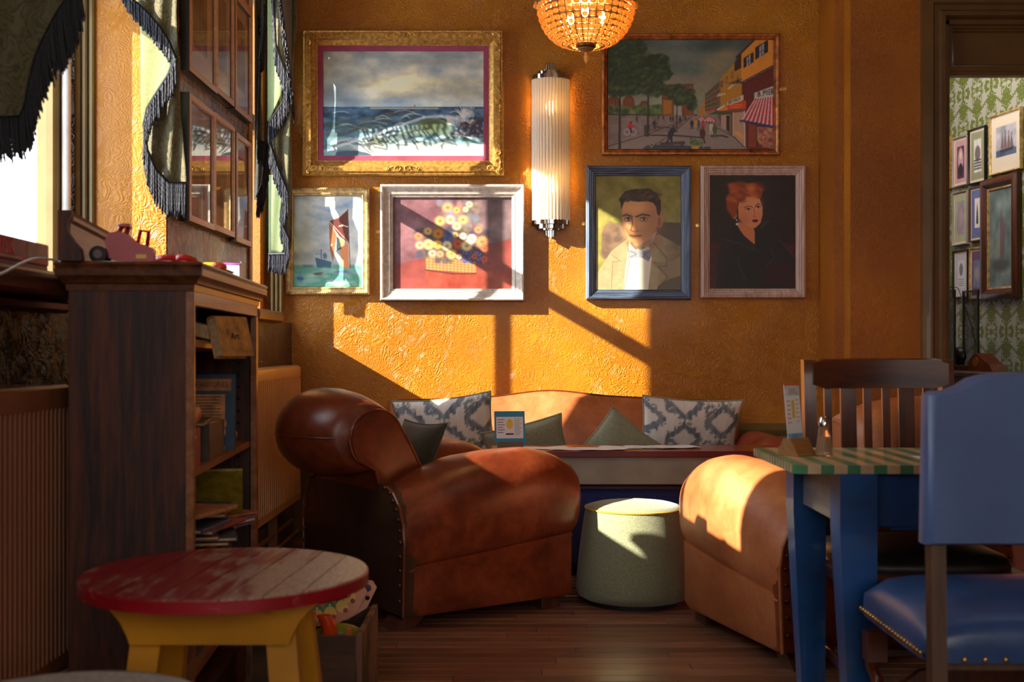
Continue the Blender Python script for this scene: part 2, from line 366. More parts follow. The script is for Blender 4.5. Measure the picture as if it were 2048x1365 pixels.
def part(name, g, mat, parent=None, label=None, world=False, **k):
    if world and parent is not None: g.xf(RM[parent].inverted())
    me = g if isinstance(g, bpy.types.Mesh) else finish(name, g, mat, **k)
    o = bpy.data.objects.new(name, me); COL.objects.link(o)
    if parent is not None: o.parent = parent; RM[o] = RM[parent]
    else: RM[o] = Matrix()
    if label: o['label'] = label
    return o
def thing(name, label, cat, loc=(0, 0, 0), rotz=0, group=None):
    o = bpy.data.objects.new(name, None); COL.objects.link(o); o.empty_display_size = .1
    o.location = loc; o.rotation_euler = (0, 0, rotz); o['label'] = label; o['category'] = cat
    if group: o['group'] = group
    RM[o] = Matrix.Translation(loc) @ Matrix.Rotation(rotz, 4, 'Z'); return o
def tag(o, label, cat, group=None):
    o['label'] = label; o['category'] = cat
    if group: o['group'] = group
    return o
def struct(name, g, mat, parent=None, label=None, **k):
    o = part(name, g, mat, parent, label, **k)
    if parent is None: o['kind'] = 'structure'
    return o
def sempty(name, loc=(0, 0, 0), rotz=0):
    o = bpy.data.objects.new(name, None); COL.objects.link(o); o['kind'] = 'structure'; o.location = loc; o.rotation_euler = (0, 0, rotz)
    RM[o] = Matrix.Translation(loc) @ Matrix.Rotation(rotz, 4, 'Z'); return o
def stuff(o): o['kind'] = 'stuff'; return o
def dup(root, loc, rotz, label, group=None):
    r = root.copy(); COL.objects.link(r); r.location = loc; r.rotation_euler = (0, 0, rotz); r['label'] = label
    RM[r] = Matrix.Translation(loc) @ Matrix.Rotation(rotz, 4, 'Z')
    if group: r['group'] = group
    for ch in list(root.children):
        c = ch.copy(); COL.objects.link(c); c.parent = r; RM[c] = RM[r]
        for g_ in list(ch.children):
            d = g_.copy(); COL.objects.link(d); d.parent = c; RM[d] = RM[r]
    return r
def text(name, s, size, mat, parent, loc, rot=(PI/2, 0, 0), ext=.0004, sx=1.0, align='CENTER', label=None):
    c = bpy.data.curves.new(name, 'FONT'); c.body = s; c.size = size; c.extrude = ext; c.align_x = align; c.align_y = 'CENTER'; c.resolution_u = 2
    tmp = bpy.data.objects.new(name, c); me = bpy.data.meshes.new_from_object(tmp); bpy.data.objects.remove(tmp); me.materials.clear(); me.materials.append(M[mat])
    o = bpy.data.objects.new(name, me); COL.objects.link(o)
    o.parent = parent; o.location = loc; o.rotation_euler = rot; o.scale = (sx, 1, 1)
    if label: o['label'] = label
    return o
# ------------------------------------------------------------------ painting in numpy (vertex colours on a fine grid)
def vnoise(h, w, sx, sy, seed, octv=4, pers=.55):
    rs = np.random.RandomState(seed); out = np.zeros((h, w)); amp = 1; tot = 0
    for o in range(octv):
        gx, gy = int(sx*2**o)+2, int(sy*2**o)+2; g = rs.rand(gy+1, gx+1)
        xs = np.linspace(0, gx-1.001, w); ys = np.linspace(0, gy-1.001, h); xi = xs.astype(int); yi = ys.astype(int)
        fx = xs-xi; fy = (ys-yi)[:, None]; fx = fx*fx*(3-2*fx); fy = fy*fy*(3-2*fy)
        a = g[np.ix_(yi, xi)]*(1-fx)+g[np.ix_(yi, xi+1)]*fx; b_ = g[np.ix_(yi+1, xi)]*(1-fx)+g[np.ix_(yi+1, xi+1)]*fx
        out += amp*(a*(1-fy)+b_*fy); tot += amp; amp *= pers
    return out/tot
def sm(a, b_, x):
    t_ = np.clip((x-a)/(b_-a), 0, 1); return t_*t_*(3-2*t_)
class Cv:
    def __init__(s, nx, ny, x0, y0, x1, y1, bg=(128, 128, 128)):
        s.nx, s.ny = nx*2, ny*2; s.b = (x0, y0, x1, y1)
        s.X, s.Y = np.meshgrid(np.linspace(x0, x1, s.nx), np.linspace(y0, y1, s.ny)); s.px = (x1-x0)/s.nx
        s.im = np.ones((s.ny, s.nx, 3))*np.array(bg, float)
    def n(s, sx, sy, seed, o=4, p=.55): return vnoise(s.ny, s.nx, sx, sy, seed, o, p)
    def fill(s, m, c):
        m = m[..., None] if m.ndim == 2 else m; s.im = s.im*(1-m)+np.array(c, float)*m if not (isinstance(c, np.ndarray) and c.ndim == 3) else s.im*(1-m)+c*m; return s
    def win(s, x0, y0, x1, y1):
        bx0, by0, bx1, by1 = s.b
        i0 = max(0, int((x0-bx0)/(bx1-bx0)*s.nx)-2); i1 = min(s.nx, int((x1-bx0)/(bx1-bx0)*s.nx)+3)
        j0 = max(0, int((y0-by0)/(by1-by0)*s.ny)-2); j1 = min(s.ny, int((y1-by0)/(by1-by0)*s.ny)+3)
        return (slice(j0, max(j0, j1)), slice(i0, max(i0, i1)))
    def put(s, sl, m, c, a=1):
        m = (m*a)[..., None]; s.im[sl] = s.im[sl]*(1-m)+np.array(c, float)*m
    def poly(s, pts, c, a=1):
        xs = [p[0] for p in pts]; ys = [p[1] for p in pts]; sl = s.win(min(xs), min(ys), max(xs), max(ys)); X, Y = s.X[sl], s.Y[sl]
        ins = np.zeros(X.shape, bool); n = len(pts)
        for i in range(n):
            (x1, y1), (x2, y2) = pts[i], pts[(i+1) % n]
            if y1 == y2: continue
            ins ^= ((Y < y1) != (Y < y2)) & (X < (x2-x1)*(Y-y1)/(y2-y1)+x1)
        s.put(sl, ins.astype(float), c, a); return s
    def ell(s, cx, cy, rx, ry, c, a=1, soft=.12, rot=0):
        R = max(rx, ry)*(1+soft); sl = s.win(cx-R, cy-R, cx+R, cy+R); X, Y = s.X[sl]-cx, s.Y[sl]-cy
        if rot: X, Y = X*math.cos(rot)+Y*math.sin(rot), -X*math.sin(rot)+Y*math.cos(rot)
        d = np.sqrt((X/rx)**2+(Y/ry)**2); s.put(sl, 1-sm(1-soft, 1+soft, d), c, a); return s
    def line(s, pts, w, c, a=1, soft=.4):
        for (x1, y1), (x2, y2) in zip(pts, pts[1:]):
            sl = s.win(min(x1, x2)-w, min(y1, y2)-w, max(x1, x2)+w, max(y1, y2)+w); X, Y = s.X[sl], s.Y[sl]
            dx, dy = x2-x1, y2-y1; l2 = dx*dx+dy*dy or 1; t_ = np.clip(((X-x1)*dx+(Y-y1)*dy)/l2, 0, 1)
            d = np.hypot(X-x1-t_*dx, Y-y1-t_*dy); s.put(sl, 1-sm(w/2*(1-soft), w/2*(1+soft)+s.px*.5, d), c, a)
        return s
    def dabs(s, n_, box, r, cols, a=.6, seed=1, rot=0, asp=1.0, msk=None):
        rs = np.random.RandomState(seed)
        for _ in range(n_):
            x = box[0]+rs.rand()*(box[2]-box[0]); y = box[1]+rs.rand()*(box[3]-box[1])
            if msk and not msk(x, y): continue
            q = r*(.5+rs.rand()); s.ell(x, y, q*asp, q, cols[rs.randint(len(cols))], a, .5, rot+(rs.rand()-.5)*.6)
        return s
    def out(s):
        im = s.im.reshape(s.ny//2, 2, s.nx//2, 2, 3).mean((1, 3)); im = np.clip(im*1.12, 0, 250)/255
        return np.where(im <= .04045, im/12.92, ((im+.055)/1.055)**2.4)
def canvas(name, cv, w, h, mat, parent, y=0, x=0, z=0, fn=None, thick=.004):
    """a painted panel: grid facing -Y carrying the picture as vertex colour, with a thin back"""
    im = cv.out(); ny, nx = im.shape[:2]
    xs = np.linspace(-w/2, w/2, nx)+x; zs = np.linspace(h/2, -h/2, ny)+z
    Xg, Zg = np.meshgrid(xs, zs); V3 = np.stack([Xg, np.full_like(Xg, y), Zg], -1).reshape(-1, 3)
    if fn: V3 = fn(V3)
    i = np.arange(ny*nx).reshape(ny, nx); q = np.stack([i[:-1, :-1], i[1:, :-1], i[1:, 1:], i[:-1, 1:]], -1).reshape(-1, 4)
    me = bpy.data.meshes.new(name); me.from_pydata(V3.tolist(), [], q.tolist())
    at = me.color_attributes.new('Col', 'FLOAT_COLOR', 'POINT')
    at.data.foreach_set('color', np.concatenate([im.reshape(-1, 3), np.ones((ny*nx, 1))], 1).astype(np.float32).ravel())
    me.shade_smooth(); me.materials.append(M[mat] if isinstance(mat, str) else mat)
    return part(name, me, None, parent)
# ------------------------------------------------------------------ the room
XL = -1.22; XO = -1.64; H = 3.35; RY = -3.0; RX = 4.7
SILL = 1.225
Y1A, Y1B = 2.85, 4.25; Y2A, Y2B = 5.62, 6.42; WTOP = 3.1
# back wall
struct('wall_back', G().bx(XO, 1.748, WALL, WALL+.12, 0, H), 'ochre')
struct('wall_back_return', G().bx(1.748, 1.79, 6.2, WALL+.12, 0, H), 'ochre')
struct('wall_back_right', G().bx(1.79, 2.12, 6.2, 6.32, 0, H).add([(1.748, 6.2, 0), (1.79, 6.2, 0), (1.79, 6.2, H), (1.748, 6.2, H)], [(0, 1, 2, 3)]).bx(3.3, RX, 6.2, 6.32, 0, H).bx(2.12, 3.3, 6.2, 6.32, 3.0, H), 'ochre_plain')
# left wall : pier with the small frames, walls below and above the windows
struct('wall_left_pier', G().bx(XO+.05, XL, Y1B, Y2A-.14, 0, H).bx(XL-.02, XL, Y2A-.14, Y2A-.02, 0, H), 'lincrusta')
struct('wall_left_outer', G().bx(XO, XO+.05, Y1B+.002, 5.15, 0, H), 'plaster')
struct('wall_left_reveal', G().bx(XO+.165, XL-.002, Y1B-.012, Y1B-.0005, SILL+.02, H-.4), 'ochre')
struct('wall_left_jamb', G().bx(XL-.001, XL+.010, Y2A-.07, Y2A-.016, .96, H-.01, .004), 'ochre')
struct('wall_left_apron', G().bx(XO-.1, XL, -.9, Y1B, 0, SILL-.04), 'darkpanel')
struct('wall_left_apron', G().bx(XO-.1, XL, Y2A-.02, WALL, 0, SILL-.04), 'darkpanel')
struct('wall_left_lintel', G().bx(XO-.1, XL, Y1A, Y1B, WTOP, H).bx(XO-.1, XL, 5.46, WALL, WTOP, H), 'ochre')
struct('wall_left_corner', G().bx(XO-.1, XL-.14, 6.555, WALL, SILL-.04, WTOP), 'ochre')
struct('wall_left_near', G().bx(XO-.1, XL, RY, -.9, 0, H).bx(XO-.1, XL, -.9, Y1A, SILL-.04, H), 'ochre')
struct('wall_rear', G().bx(XO, RX, RY-.12, RY, 0, H), 'plaster')
struct('wall_right', G().bx(RX, RX+.12, RY, 10.6, 0, H), 'ochre_plain')
struct('ceiling', G().bx(XO-.1, RX+.1, RY-.1, 10.6, H, H+.1), 'ceiling')
# window sills
def sill(y0, y1, x1):
    struct('trim_1', G().prism([(XO, SILL-.05), (x1, SILL-.05), (x1+.012, SILL-.04), (x1+.016, SILL-.02), (x1+.012, SILL), (x1, SILL+.008), (XO, SILL+.008)], 'y', y0, y1), 'oak_shelf')
sill(-.9, 3.26, -1.11); sill(3.26, Y1B-.002, XL-.01); sill(Y2A+.002, 6.2, -1.195)
struct('trim_2', G().bx(-1.22, -1.19, 1.0, 3.24, SILL-.085, SILL-.05, .01), 'oak_shelf')
# windows
def window(name, ya, yb, mull, rail, XO=XO, bot=.06, jw=.118):
    fm_ = 'khaki' if name == 'window_1' else 'ochre_plain'
    w = sempty(name)
    g = G()
    for (a, b_) in ((ya, ya+.07), (yb-jw, yb)):
        g.bx(XO, XO+.075, a, b_, SILL, WTOP, .012)
    g.bx(XO, XO+.09, ya, yb, WTOP-.07, WTOP, .01).bx(XO, XO+.09, ya, yb, SILL, SILL+bot, .004)
    part('window_frame', g, fm_, w)
    g = G()
    for i in range(3): g.bx(XO+.105+i*.022, XO+.125+i*.022, yb-.035+i*.008, yb, SILL, WTOP, .006)
    part('moulding', g, 'khaki', w)
    if name == 'window_1': part('sash_pole', G().tube([(XO+.094, yb-.075, SILL), (XO+.094, yb-.075, WTOP)], .016, 12), 'white_plastic', w)
    for y in mull: part('mullion', G().bx(XO+.02, XO+.06, y-.018, y+.018, SILL+bot, WTOP-.07, .006), 'khaki', w)
    for z, hh in rail: part('rail', G().bx(XO+.02, XO+.065, ya+.07, yb-.07, z-hh/2, z+hh/2, .006), 'khaki', w)
    ys = [ya+.07]+[q for y in mull for q in (y-.022, y+.022)]+[yb-jw]; zs = [SILL+bot]+[q for z, hh in rail for q in (z-hh/2, z+hh/2)]+[WTOP-.07]
    for i in range(0, len(ys), 2):
        for j in range(0, len(zs), 2): part('pane', G().add([(XO+.04, ys[i], zs[j]), (XO+.04, ys[i+1], zs[j]), (XO+.04, ys[i+1], zs[j+1]), (XO+.04, ys[i], zs[j+1])], [(0, 1, 2, 3)]), 'glass', w)
    return w
window('window_1', Y1A, Y1B-.012, [3.5], [(2.36, .07)])
window('window_2', 5.465, 6.555, [5.985], [(2.235, .085)], -1.42, .012, .09)
# skirting and chair rail of the back wall
def mould(name, x0, x1, y, top, mat='khaki'):
    pf = [(0, 0), (.03, 0), (.03, top-.16), (.022, top-.15), (.022, top-.07), (.032, top-.06), (.038, top-.035), (.03, top-.02), (.018, top-.012), (.012, top), (0, top)]
    struct(name, G().loft([[(x, y-a, z) for a, z in pf] for x in (x0, x1)]), mat)
mould('baseboard_back', XL, 1.746, WALL-.001, .63); mould('baseboard_right', 1.76, 2.11, 6.199, .60)
struct('baseboard_left', G().bx(XL, XL+.02, -2, 6.6, 0, .18, .006), 'khaki_dark')
# light switch
sw = thing('light_switch', 'small brass plate light switch on the narrow orange wall return', 'switch', (1.747, 6.36, .655))
g = G().bx(-.008, 0, -.043, .043, -.045, .045, .002); part('plate', g, 'brass', sw)
part('rocker', G().bx(-.013, -.008, -.012, -.002, -.02, .02, .001), 'white_plastic', sw); part('rocker', G().bx(-.013, -.008, .008, .018, -.02, .02, .001), 'ink_black', sw)
# doorway architrave and transom panel
dr = sempty('door_1')
pf = [(0, 0), (0, .035), (.03, .05), (.05, .05), (.06, .035), (.085, .035), (.095, .045), (.115, .045), (.125, .02), (.125, 0)]
def archi(x0, x1, ztop, y, flip):
    s_ = 1 if not flip else -1
    rings = []
    for a, f_ in pf: rings.append([(x0+a, y-f_, 0), (x0+a, y-f_, ztop-a), (x1-a, y-f_, ztop-a), (x1-a, y-f_, 0)])
    return G().loft(rings, False, False)
part('architrave', archi(2.11, 3.42, 2.87, 6.2, 0), 'khaki_dark', dr)
part('lining', G().bx(2.235, 2.262, 6.2, 6.36, 0, 2.745, .003).bx(3.27, 3.295, 6.2, 6.36, 0, 2.745, .003).bx(2.235, 3.295, 6.2, 6.36, 2.72, 2.745), 'khaki_dark', dr)
part('transom_panel', G().frame(1.008, .25, [(0, 0), (0, .03), (.022, .03), (.028, .016), (.036, .02), (.042, .008)], 2.765, 2.607).add([(2.29, -.004, 2.5), (3.24, -.004, 2.5), (3.24, -.004, 2.71), (2.29, -.004, 2.71)], [(0, 1, 2, 3)]).xf(Matrix.Translation((0, 6.26, 0))), 'khaki_dark', dr)
part('transom_rail', G().bx(2.262, 3.27, 6.22, 6.29, 2.462, 2.482, .004), 'khaki_dark', dr)
# room beyond the doorway: papered wall running away to the right
FA = math.atan2(-.986, .166)
fo = Vector((3.04+.45*.168, 7.8, 0)); fd = Vector((math.cos(FA), math.sin(FA), 0)); fn_ = Vector((math.sin(FA), -math.cos(FA), 0))
def onfar(px, py, off=0):
    o = fo+fn_*off; k = (px-1024)/F
    # (o.x + s fd.x) = k (o.y + s fd.y)
    s_ = (k*o.y-o.x)/(fd.x-k*fd.y); y = o.y+s_*fd.y
    return s_, EYE-(py-HOR)*y/F, o+fd*s_
fw = sempty('wall_far', (fo.x, fo.y, 0), FA)
part('wallpaper', G().bx(-2.6, 1.55, 0, .1, 0, H), 'damask', fw)
struct('wall_far_end', G().bx(1.9, 4.7, 10.4, 10.5, 0, H), 'ochre_plain')
struct('wall_far_left', G().bx(1.7, 1.79, 6.32, 10.4, 0, H), 'ochre_plain')
# floor: boards laid left to right, each a part, the rest joined
fl = sempty('floor')
part('subfloor', G().bx(XO-.1, RX+.1, RY-.1, 10.6, -.12, -.016), 'black_ply', fl)
pm = [wood('floorboard_%s' % n_, a, b_, 'x', .6, .3, .2, (.38, .66)) for n_, a, b_ in (('a', (102, 68, 50), (160, 116, 88)), ('b', (88, 58, 44), (140, 100, 76)), ('c', (116, 80, 60), (172, 128, 100)), ('d', (104, 72, 56), (150, 108, 86)))]
rs = random.Random(3); proto = {}
W_ = .072; rows = int((6.62-3.3)/W_)
n_pl = 0; far = [G() for _ in pm]
for r in range(int((10.4-RY)/W_)):
    y0 = RY+r*W_; y1 = y0+W_-.0025; x = XO-.1-rs.random()*.8
    near = 3.25 < y0 < 6.2
    while x < RX:
        ln = rs.choice((.9, 1.15, 1.4)) if near else 2.4
        xa, xb = max(x, XO-.05), min(x+ln-.0025, RX)
        k = rs.randrange(4)
        if xb-xa > .05:
            vis = near and xb > -1.0 and xa < 2.0
            if vis and n_pl < 295:
                key = (round(xb-xa, 3), k)
                if key not in proto:
                    proto[key] = finish('plank', G().bx(0, xb-xa, 0, W_-.0025, -.016, 0, .0015), pm[k], flat=True)
                o = bpy.data.objects.new('plank', proto[key]); COL.objects.link(o); o.parent = fl; o.location = (xa, y0, rs.random()*.0006); n_pl += 1
            else: far[k].bx(xa, xb, y0, y1, -.016, 0, .0015 if y0 > 2 else 0)
        x += ln
for k in range(4): stuff(part('distant_boards', far[k], pm[k], fl, flat=True))
# ------------------------------------------------------------------ radiators
def radiator(label, ya, yb, mat, dark, pit=.0262, dp=.011):
    t_ = thing('radiator', label, 'radiator', (-1.16, (ya+yb)/2, .26)); L_ = yb-ya; n_ = int(L_/pit); off = (L_-n_*pit)/2
    prof = []
    for i in range(n_):
        y = -L_/2+off+i*pit; prof += [(y, 0), (y+pit*.5, 0), (y+pit*.6, -dp), (y+pit*.9, -dp)]
    prof = [(-L_/2, 0)]+prof+[(L_/2, 0)]
    rings = []
    for z, k in ((-.0, 0), (.035, 0), (.055, 1), (.62, 1), (.642, 0), (.675, 0), (.69, -.3), (.695, -1.2)):
        rings.append([(.055+(dx*k if k > 0 else k*.012), y, z) for y, dx in prof])
    part('front_panel', G().loft(rings, False, False), mat, t_, angle=25)
    part('top_grille', G().bx(-.04, .042, -L_/2, L_/2, .685, .697, .003), mat, t_)
    for s_ in (-1, 1): part('end_panel', G().bx(-.04, .054, s_*L_/2-.004, s_*L_/2+.004, 0, .69, .003), mat, t_)
    part('back_panel', G().bx(-.04, -.02, -L_/2+.02, L_/2-.02, 0, .66, .004), dark, t_)
    part('valve', G().tube([(.02, -L_/2-.03, -.1), (.02, -L_/2-.03, .03), (.02, -L_/2, .03)], .012, 8).lathe([(.0, .03), (.018, .03), (.02, .08), (.014, .09), (0, .09)], 12, (.02, -L_/2-.03, 0)), 'white_plastic', t_)
    part('pipe', G().tube([(.02, -L_/2-.2, -.19), (.02, L_/2+.1, -.19)], .012, 8), 'radiator_brown', t_)
    part('pipe', G().tube([(-.01, -L_/2-.2, -.13), (-.01, L_/2+.1, -.13)], .012, 8), 'radiator_brown', t_)
    part('bracket', G().bx(-.035, .01, -.3, -.27, -.26, 0, .003).bx(-.035, .01, .27, .3, -.26, 0, .003), dark, t_)
radiator('brown ribbed radiator at the left edge beside the bookcase end', 1.25, 3.02, 'radiator_brown', 'radiator_brown')
radiator('beige ribbed radiator between the bookcase and the back wall', 4.92, 6.27, 'radiator', 'radiator_brown', .045, .02)
# ------------------------------------------------------------------ pictures on the back wall
def wx(px): return (px-1024)*WALL/F
def wz(py): return EYE+(HOR-py)*WALL/F
def picture(name, label, px0, py0, px1, py1, prof, mats, cvs, canvas_ins, cat='painting', depth=.0, extra=None, pm='paint'):
    w, h = (px1-px0)*(WALL-.05)/F, (py1-py0)*(WALL-.05)/F
    t_ = thing(name, label, cat, (wx((px0+px1)/2)*.993, WALL-.004, EYE+(HOR-(py0+py1)/2)*(WALL-.04)/F))
    for i, (nm, m_, pr) in enumerate(mats): part(nm, G().frame(w, h, pr), m_, t_, angle=30)
    part('backing', G().bx(-w/2+.01, w/2-.01, -.012, 0, -h/2+.01, h/2-.01), 'black', t_)
    ci = canvas_ins
    canvas('canvas', cvs, w-2*ci, h-2*ci, pm, t_, y=-.018-depth)
    return t_, w, h
# 1. seascape
def ocean():
    c = Cv(290, 192, 325, 222, 1690, 1122); X, Y = c.X, c.Y
    n1 = c.n(6, 5, 1, 6); n2 = c.n(3, 9, 2, 5); n3 = c.n(14, 22, 3, 4)
    sky = np.array([128, 132, 128.])+(n1[..., None]-.5)*np.array([110, 84, 40.])+(n2[..., None]-.5)*np.array([60, 60, 66.])
    sky += np.exp(-((X-1000)/320)**2-((Y-500)/90)**2)[..., None]*np.array([60, 48, 20.])+sm(560, 700, Y)[..., None]*np.array([6, 16, 26.])
    c.im = sky
    k = sm(696, 704, Y); wv = np.sin((Y-700)*.05+n1*14+X*.002)+n3*2-1
    sea = np.array([52, 84, 112.])*(1-sm(700, 950, Y)[..., None]*.0)+sm(700, 1050, Y)[..., None]*np.array([40, 44, 30.])+wv[..., None]*np.array([16, 18, 20.])+(n3[..., None]-.5)*70
    c.im *= 1.32; c.fill(k, sea)
    c.line([(730, 712), (1300, 714)], 14, (176, 168, 148), .8); c.line([(860, 756), (1010, 752)], 16, (110, 76, 60), .7); c.line([(650, 800), (900, 775)], 22, (84, 84, 66), .6)
    rs = np.random.RandomState(4)
    for i in range(34):   # swell crests
        y = 730+i*10+rs.rand()*14; x = 325+rs.rand()*1100; w_ = (90+rs.rand()*200)*(.5+(y-700)/400)
        pts = [(x+u*w_, y-math.sin(u*PI)*(12+(y-700)*.08)+rs.rand()*5) for u in np.linspace(0, 1, 9)]
        c.line(pts, 5+(y-700)*.03, (176, 190, 198), .55, .8); c.line([(a, b_+12+(y-700)*.04) for a, b_ in pts], 10+(y-700)*.05, (58, 74, 70), .4, .8)
    for (x, y, rx, ry) in ((500, 820, 80, 20), (700, 858, 120, 32), (400, 860, 70, 24), (870, 822, 90, 16), (420, 935, 100, 26), (560, 890, 90, 26)): c.ell(x, y, rx, ry, (62, 78, 78), .7, .5)
    c.poly([(840, 1000), (980, 900), (1180, 800), (1300, 810), (1420, 870), (1500, 950), (1400, 960), (1280, 930), (1100, 960)], (92, 112, 96), .6)
    c.ell(1250, 860, 110, 62, (72, 84, 52), .85, .6); c.ell(1340, 880, 90, 40, (84, 104, 78), .6, .6); c.ell(770, 1030, 85, 60, (84, 92, 70), .8, .5, -.3); c.ell(1010, 960, 90, 30, (64, 84, 96), .6, .5)
    c.line([(400, 1060), (620, 985), (840, 910), (1010, 850), (1180, 790), (1330, 780), (1450, 800)], 22, (196, 204, 208), .8, .9)
    foam = sm(0, 1, (Y-(1010+.00028*(X-1150)**2*-.2+30*(n3-.5)*4))/50)
    c.fill(foam*.8*sm(420, 760, X), (214, 218, 210)); c.fill(sm(960, 1100, Y)*.5*(n3 > .5), (200, 208, 206))
    c.fill(sm(1000, 1110, Y)*.45*(1-sm(500, 700, X)), (110, 148, 170))
    c.poly([(425, 1122), (440, 1085), (540, 1075), (620, 1078), (700, 1095), (750, 1122)], (62, 82, 98))
    # splash and rocks
    c.dabs(120, (1380, 700, 1600, 860), 13, [(214, 210, 208), (184, 190, 196), (200, 196, 190)], .5, 5, msk=lambda x, y: y > 860-(x-1380)*.9 or y > 780)
    for i in range(26):
        a = -PI/2+(i-13)*.06; c.line([(1520, 800), (1520+math.cos(a)*110, 800+math.sin(a)*(70+rs.rand()*60))], 4, (210, 208, 206), .6, .8)
    c.poly([(1480, 880), (1500, 835), (1540, 825), (1575, 850), (1635, 798), (1680, 820), (1690, 960), (1600, 960), (1520, 950), (1440, 930)], (54, 56, 72))
    c.poly([(1490, 870), (1500, 835), (1530, 828), (1515, 870)], (104, 66, 62)); c.poly([(1570, 870), (1590, 830), (1640, 800), (1620, 840)], (120, 84, 80)); c.poly([(1400, 935), (1470, 895), (1540, 930), (1470, 950)], (60, 62, 80))
    c.dabs(60, (1400, 860, 1690, 980), 9, [(150, 160, 172), (104, 112, 130)], .5, 9)
    for x, s_ in ((733, 8), (850, 10), (1103, 26)): c.poly([(x-s_*.4, 704), (x, 704-s_), (x+s_*.35, 704)], (150, 84, 66))
    return c
gp = [(0, 0), (0, .045), (.008, .052), (.016, .05), (.022, .06), (.05, .06), (.058, .045), (.07, .038), (.08, .03), (.084, .03), (.084, .014)]
t_, w, h = picture('gilt_framed_seascape', 'large seascape of breaking waves in a carved gilt frame', 604, 60, 1008, 352, None,
    [('frame', 'gold', gp), ('mount', 'pinkmat', [(.082, .018), (.082, .026), (.112, .022), (.114, .012)])], ocean(), .113)
g = G()   # carved scrolls at corners and middles
for (cx_, cz, dx, dz) in [(0, h/2-.035, 1, 0), (0, -h/2+.035, 1, 0), (-w/2+.035, 0, 0, 1), (w/2-.035, 0, 0, 1)]+[(sx*(w/2-.1), sz*(h/2-.035), 1, 0) for sx in (-1, 1) for sz in (-1, 1)]+[(sx*(w/2-.035), sz*(h/2-.1), 0, 1) for sx in (-1, 1) for sz in (-1, 1)]:
    for k in (-1, 1):
        for q in range(2):
            pts = [];
            for a in np.linspace(0, 2.2*PI, 16):
                r_ = (.02-.011*q)*(1-a/9); u = k*(.024+.05*q*1.2)+r_*math.cos(a+q*2)*k; v_ = r_*math.sin(a+q*2)
                pts.append((cx_+(u if dx else v_), -.064, cz+(v_ if dx else u)))
            g.tube(pts, [.0045*(1-.6*i/16) for i in range(16)], 5)
        g.tube([(cx_+(k*u if dx else v_), -.062, cz+(v_ if dx else k*u)) for u, v_ in ((.03, .012), (.05, .014), (.065, .008), (.08, 0))], [.004, .005, .003, .001], 5)
stuff(part('carving', g, 'gold', t_))
# 2. fishing boats
def boats():
    c = Cv(120, 160, 130, 155, 680, 890); X, Y = c.X, c.Y; n1 = c.n(4, 8, 11, 5); n2 = c.n(8, 20, 12, 4)
    c.im = np.array([176, 186, 190.])+(n1[..., None]-.5)*np.array([110, 90, 70.])+sm(.5, 1, X/680)[..., None]*10
    c.line([(300, 240), (420, 270), (560, 230), (640, 180)], 30, (112, 146, 190), .5, 1); c.line([(240, 300), (350, 345), (440, 340)], 22, (124, 154, 186), .5, 1)
    sea = np.array([92, 158, 142.])+(n2[..., None]-.5)*np.array([80, 60, 60.]); c.fill(sm(700, 730, Y), sea)
    c.poly([(305, 655), (330, 660), (440, 690), (430, 740), (320, 735)], (62, 98, 128)); c.line([(355, 590), (355, 660)], 5, (60, 80, 110)); c.line([(310, 620), (400, 640)], 3, (80, 100, 130)); c.ell(385, 640, 16, 26, (70, 98, 128), .8)
    c.poly([(205, 712), (290, 715), (280, 735), (215, 733)], (88, 126, 150)); c.ell(185, 820, 28, 22, (36, 84, 150)); c.line([(182, 770), (185, 810)], 8, (60, 100, 160))
    c.poly([(285, 780), (372, 768), (360, 798), (300, 798)], (74, 44, 52))
    c.poly([(418, 358), (500, 330), (570, 265), (578, 540), (500, 480)], (96, 48, 44)); c.poly([(418, 360), (480, 470), (462, 600), (450, 690), (425, 590)], (160, 96, 62))
    c.poly([(485, 480), (575, 545), (580, 740), (530, 735), (500, 580)], (214, 140, 96)); c.poly([(478, 480), (500, 500), (520, 580), (480, 600)], (50, 70, 74)); c.line([(500, 400), (530, 392), (572, 405)], 7, (220, 210, 200))
    c.line([(570, 262), (590, 740)], 4, (90, 60, 50)); c.line([(418, 358), (575, 530)], 4, (200, 180, 160)); c.poly([(440, 762), (640, 755), (620, 785), (470, 782)], (96, 110, 150)); c.line([(430, 560), (445, 545)], 5, (236, 226, 210))
    c.dabs(50, (130, 740, 680, 890), 14, [(176, 206, 196), (80, 150, 140), (120, 180, 170)], .35, 3, 0, 3)
    return c
bp = [(0, 0), (0, .03), (.006, .036), (.014, .036), (.016, .03), (.03, .026), (.034, .03), (.042, .026), (.046, .014)]
t_, w, h = picture('gilt_framed_boat_picture', 'small picture of brown sailed fishing boats in a slim gilt frame', 569, 375, 738, 590, None, [('frame', 'gold_pale', bp)], boats(), .046, 'painting')
g = G()
for s_ in (-1, 1):
    for i in range(40):
        g.sphere((-w/2+.01+i*(w-.02)/39, -.036, s_*(h/2-.01)), .0048, 6, 4)
    for i in range(50): g.sphere((s_*(w/2-.01), -.036, -h/2+.01+i*(h-.02)/49), .0048, 6, 4)
stuff(part('beading', g, 'gold_pale', t_))
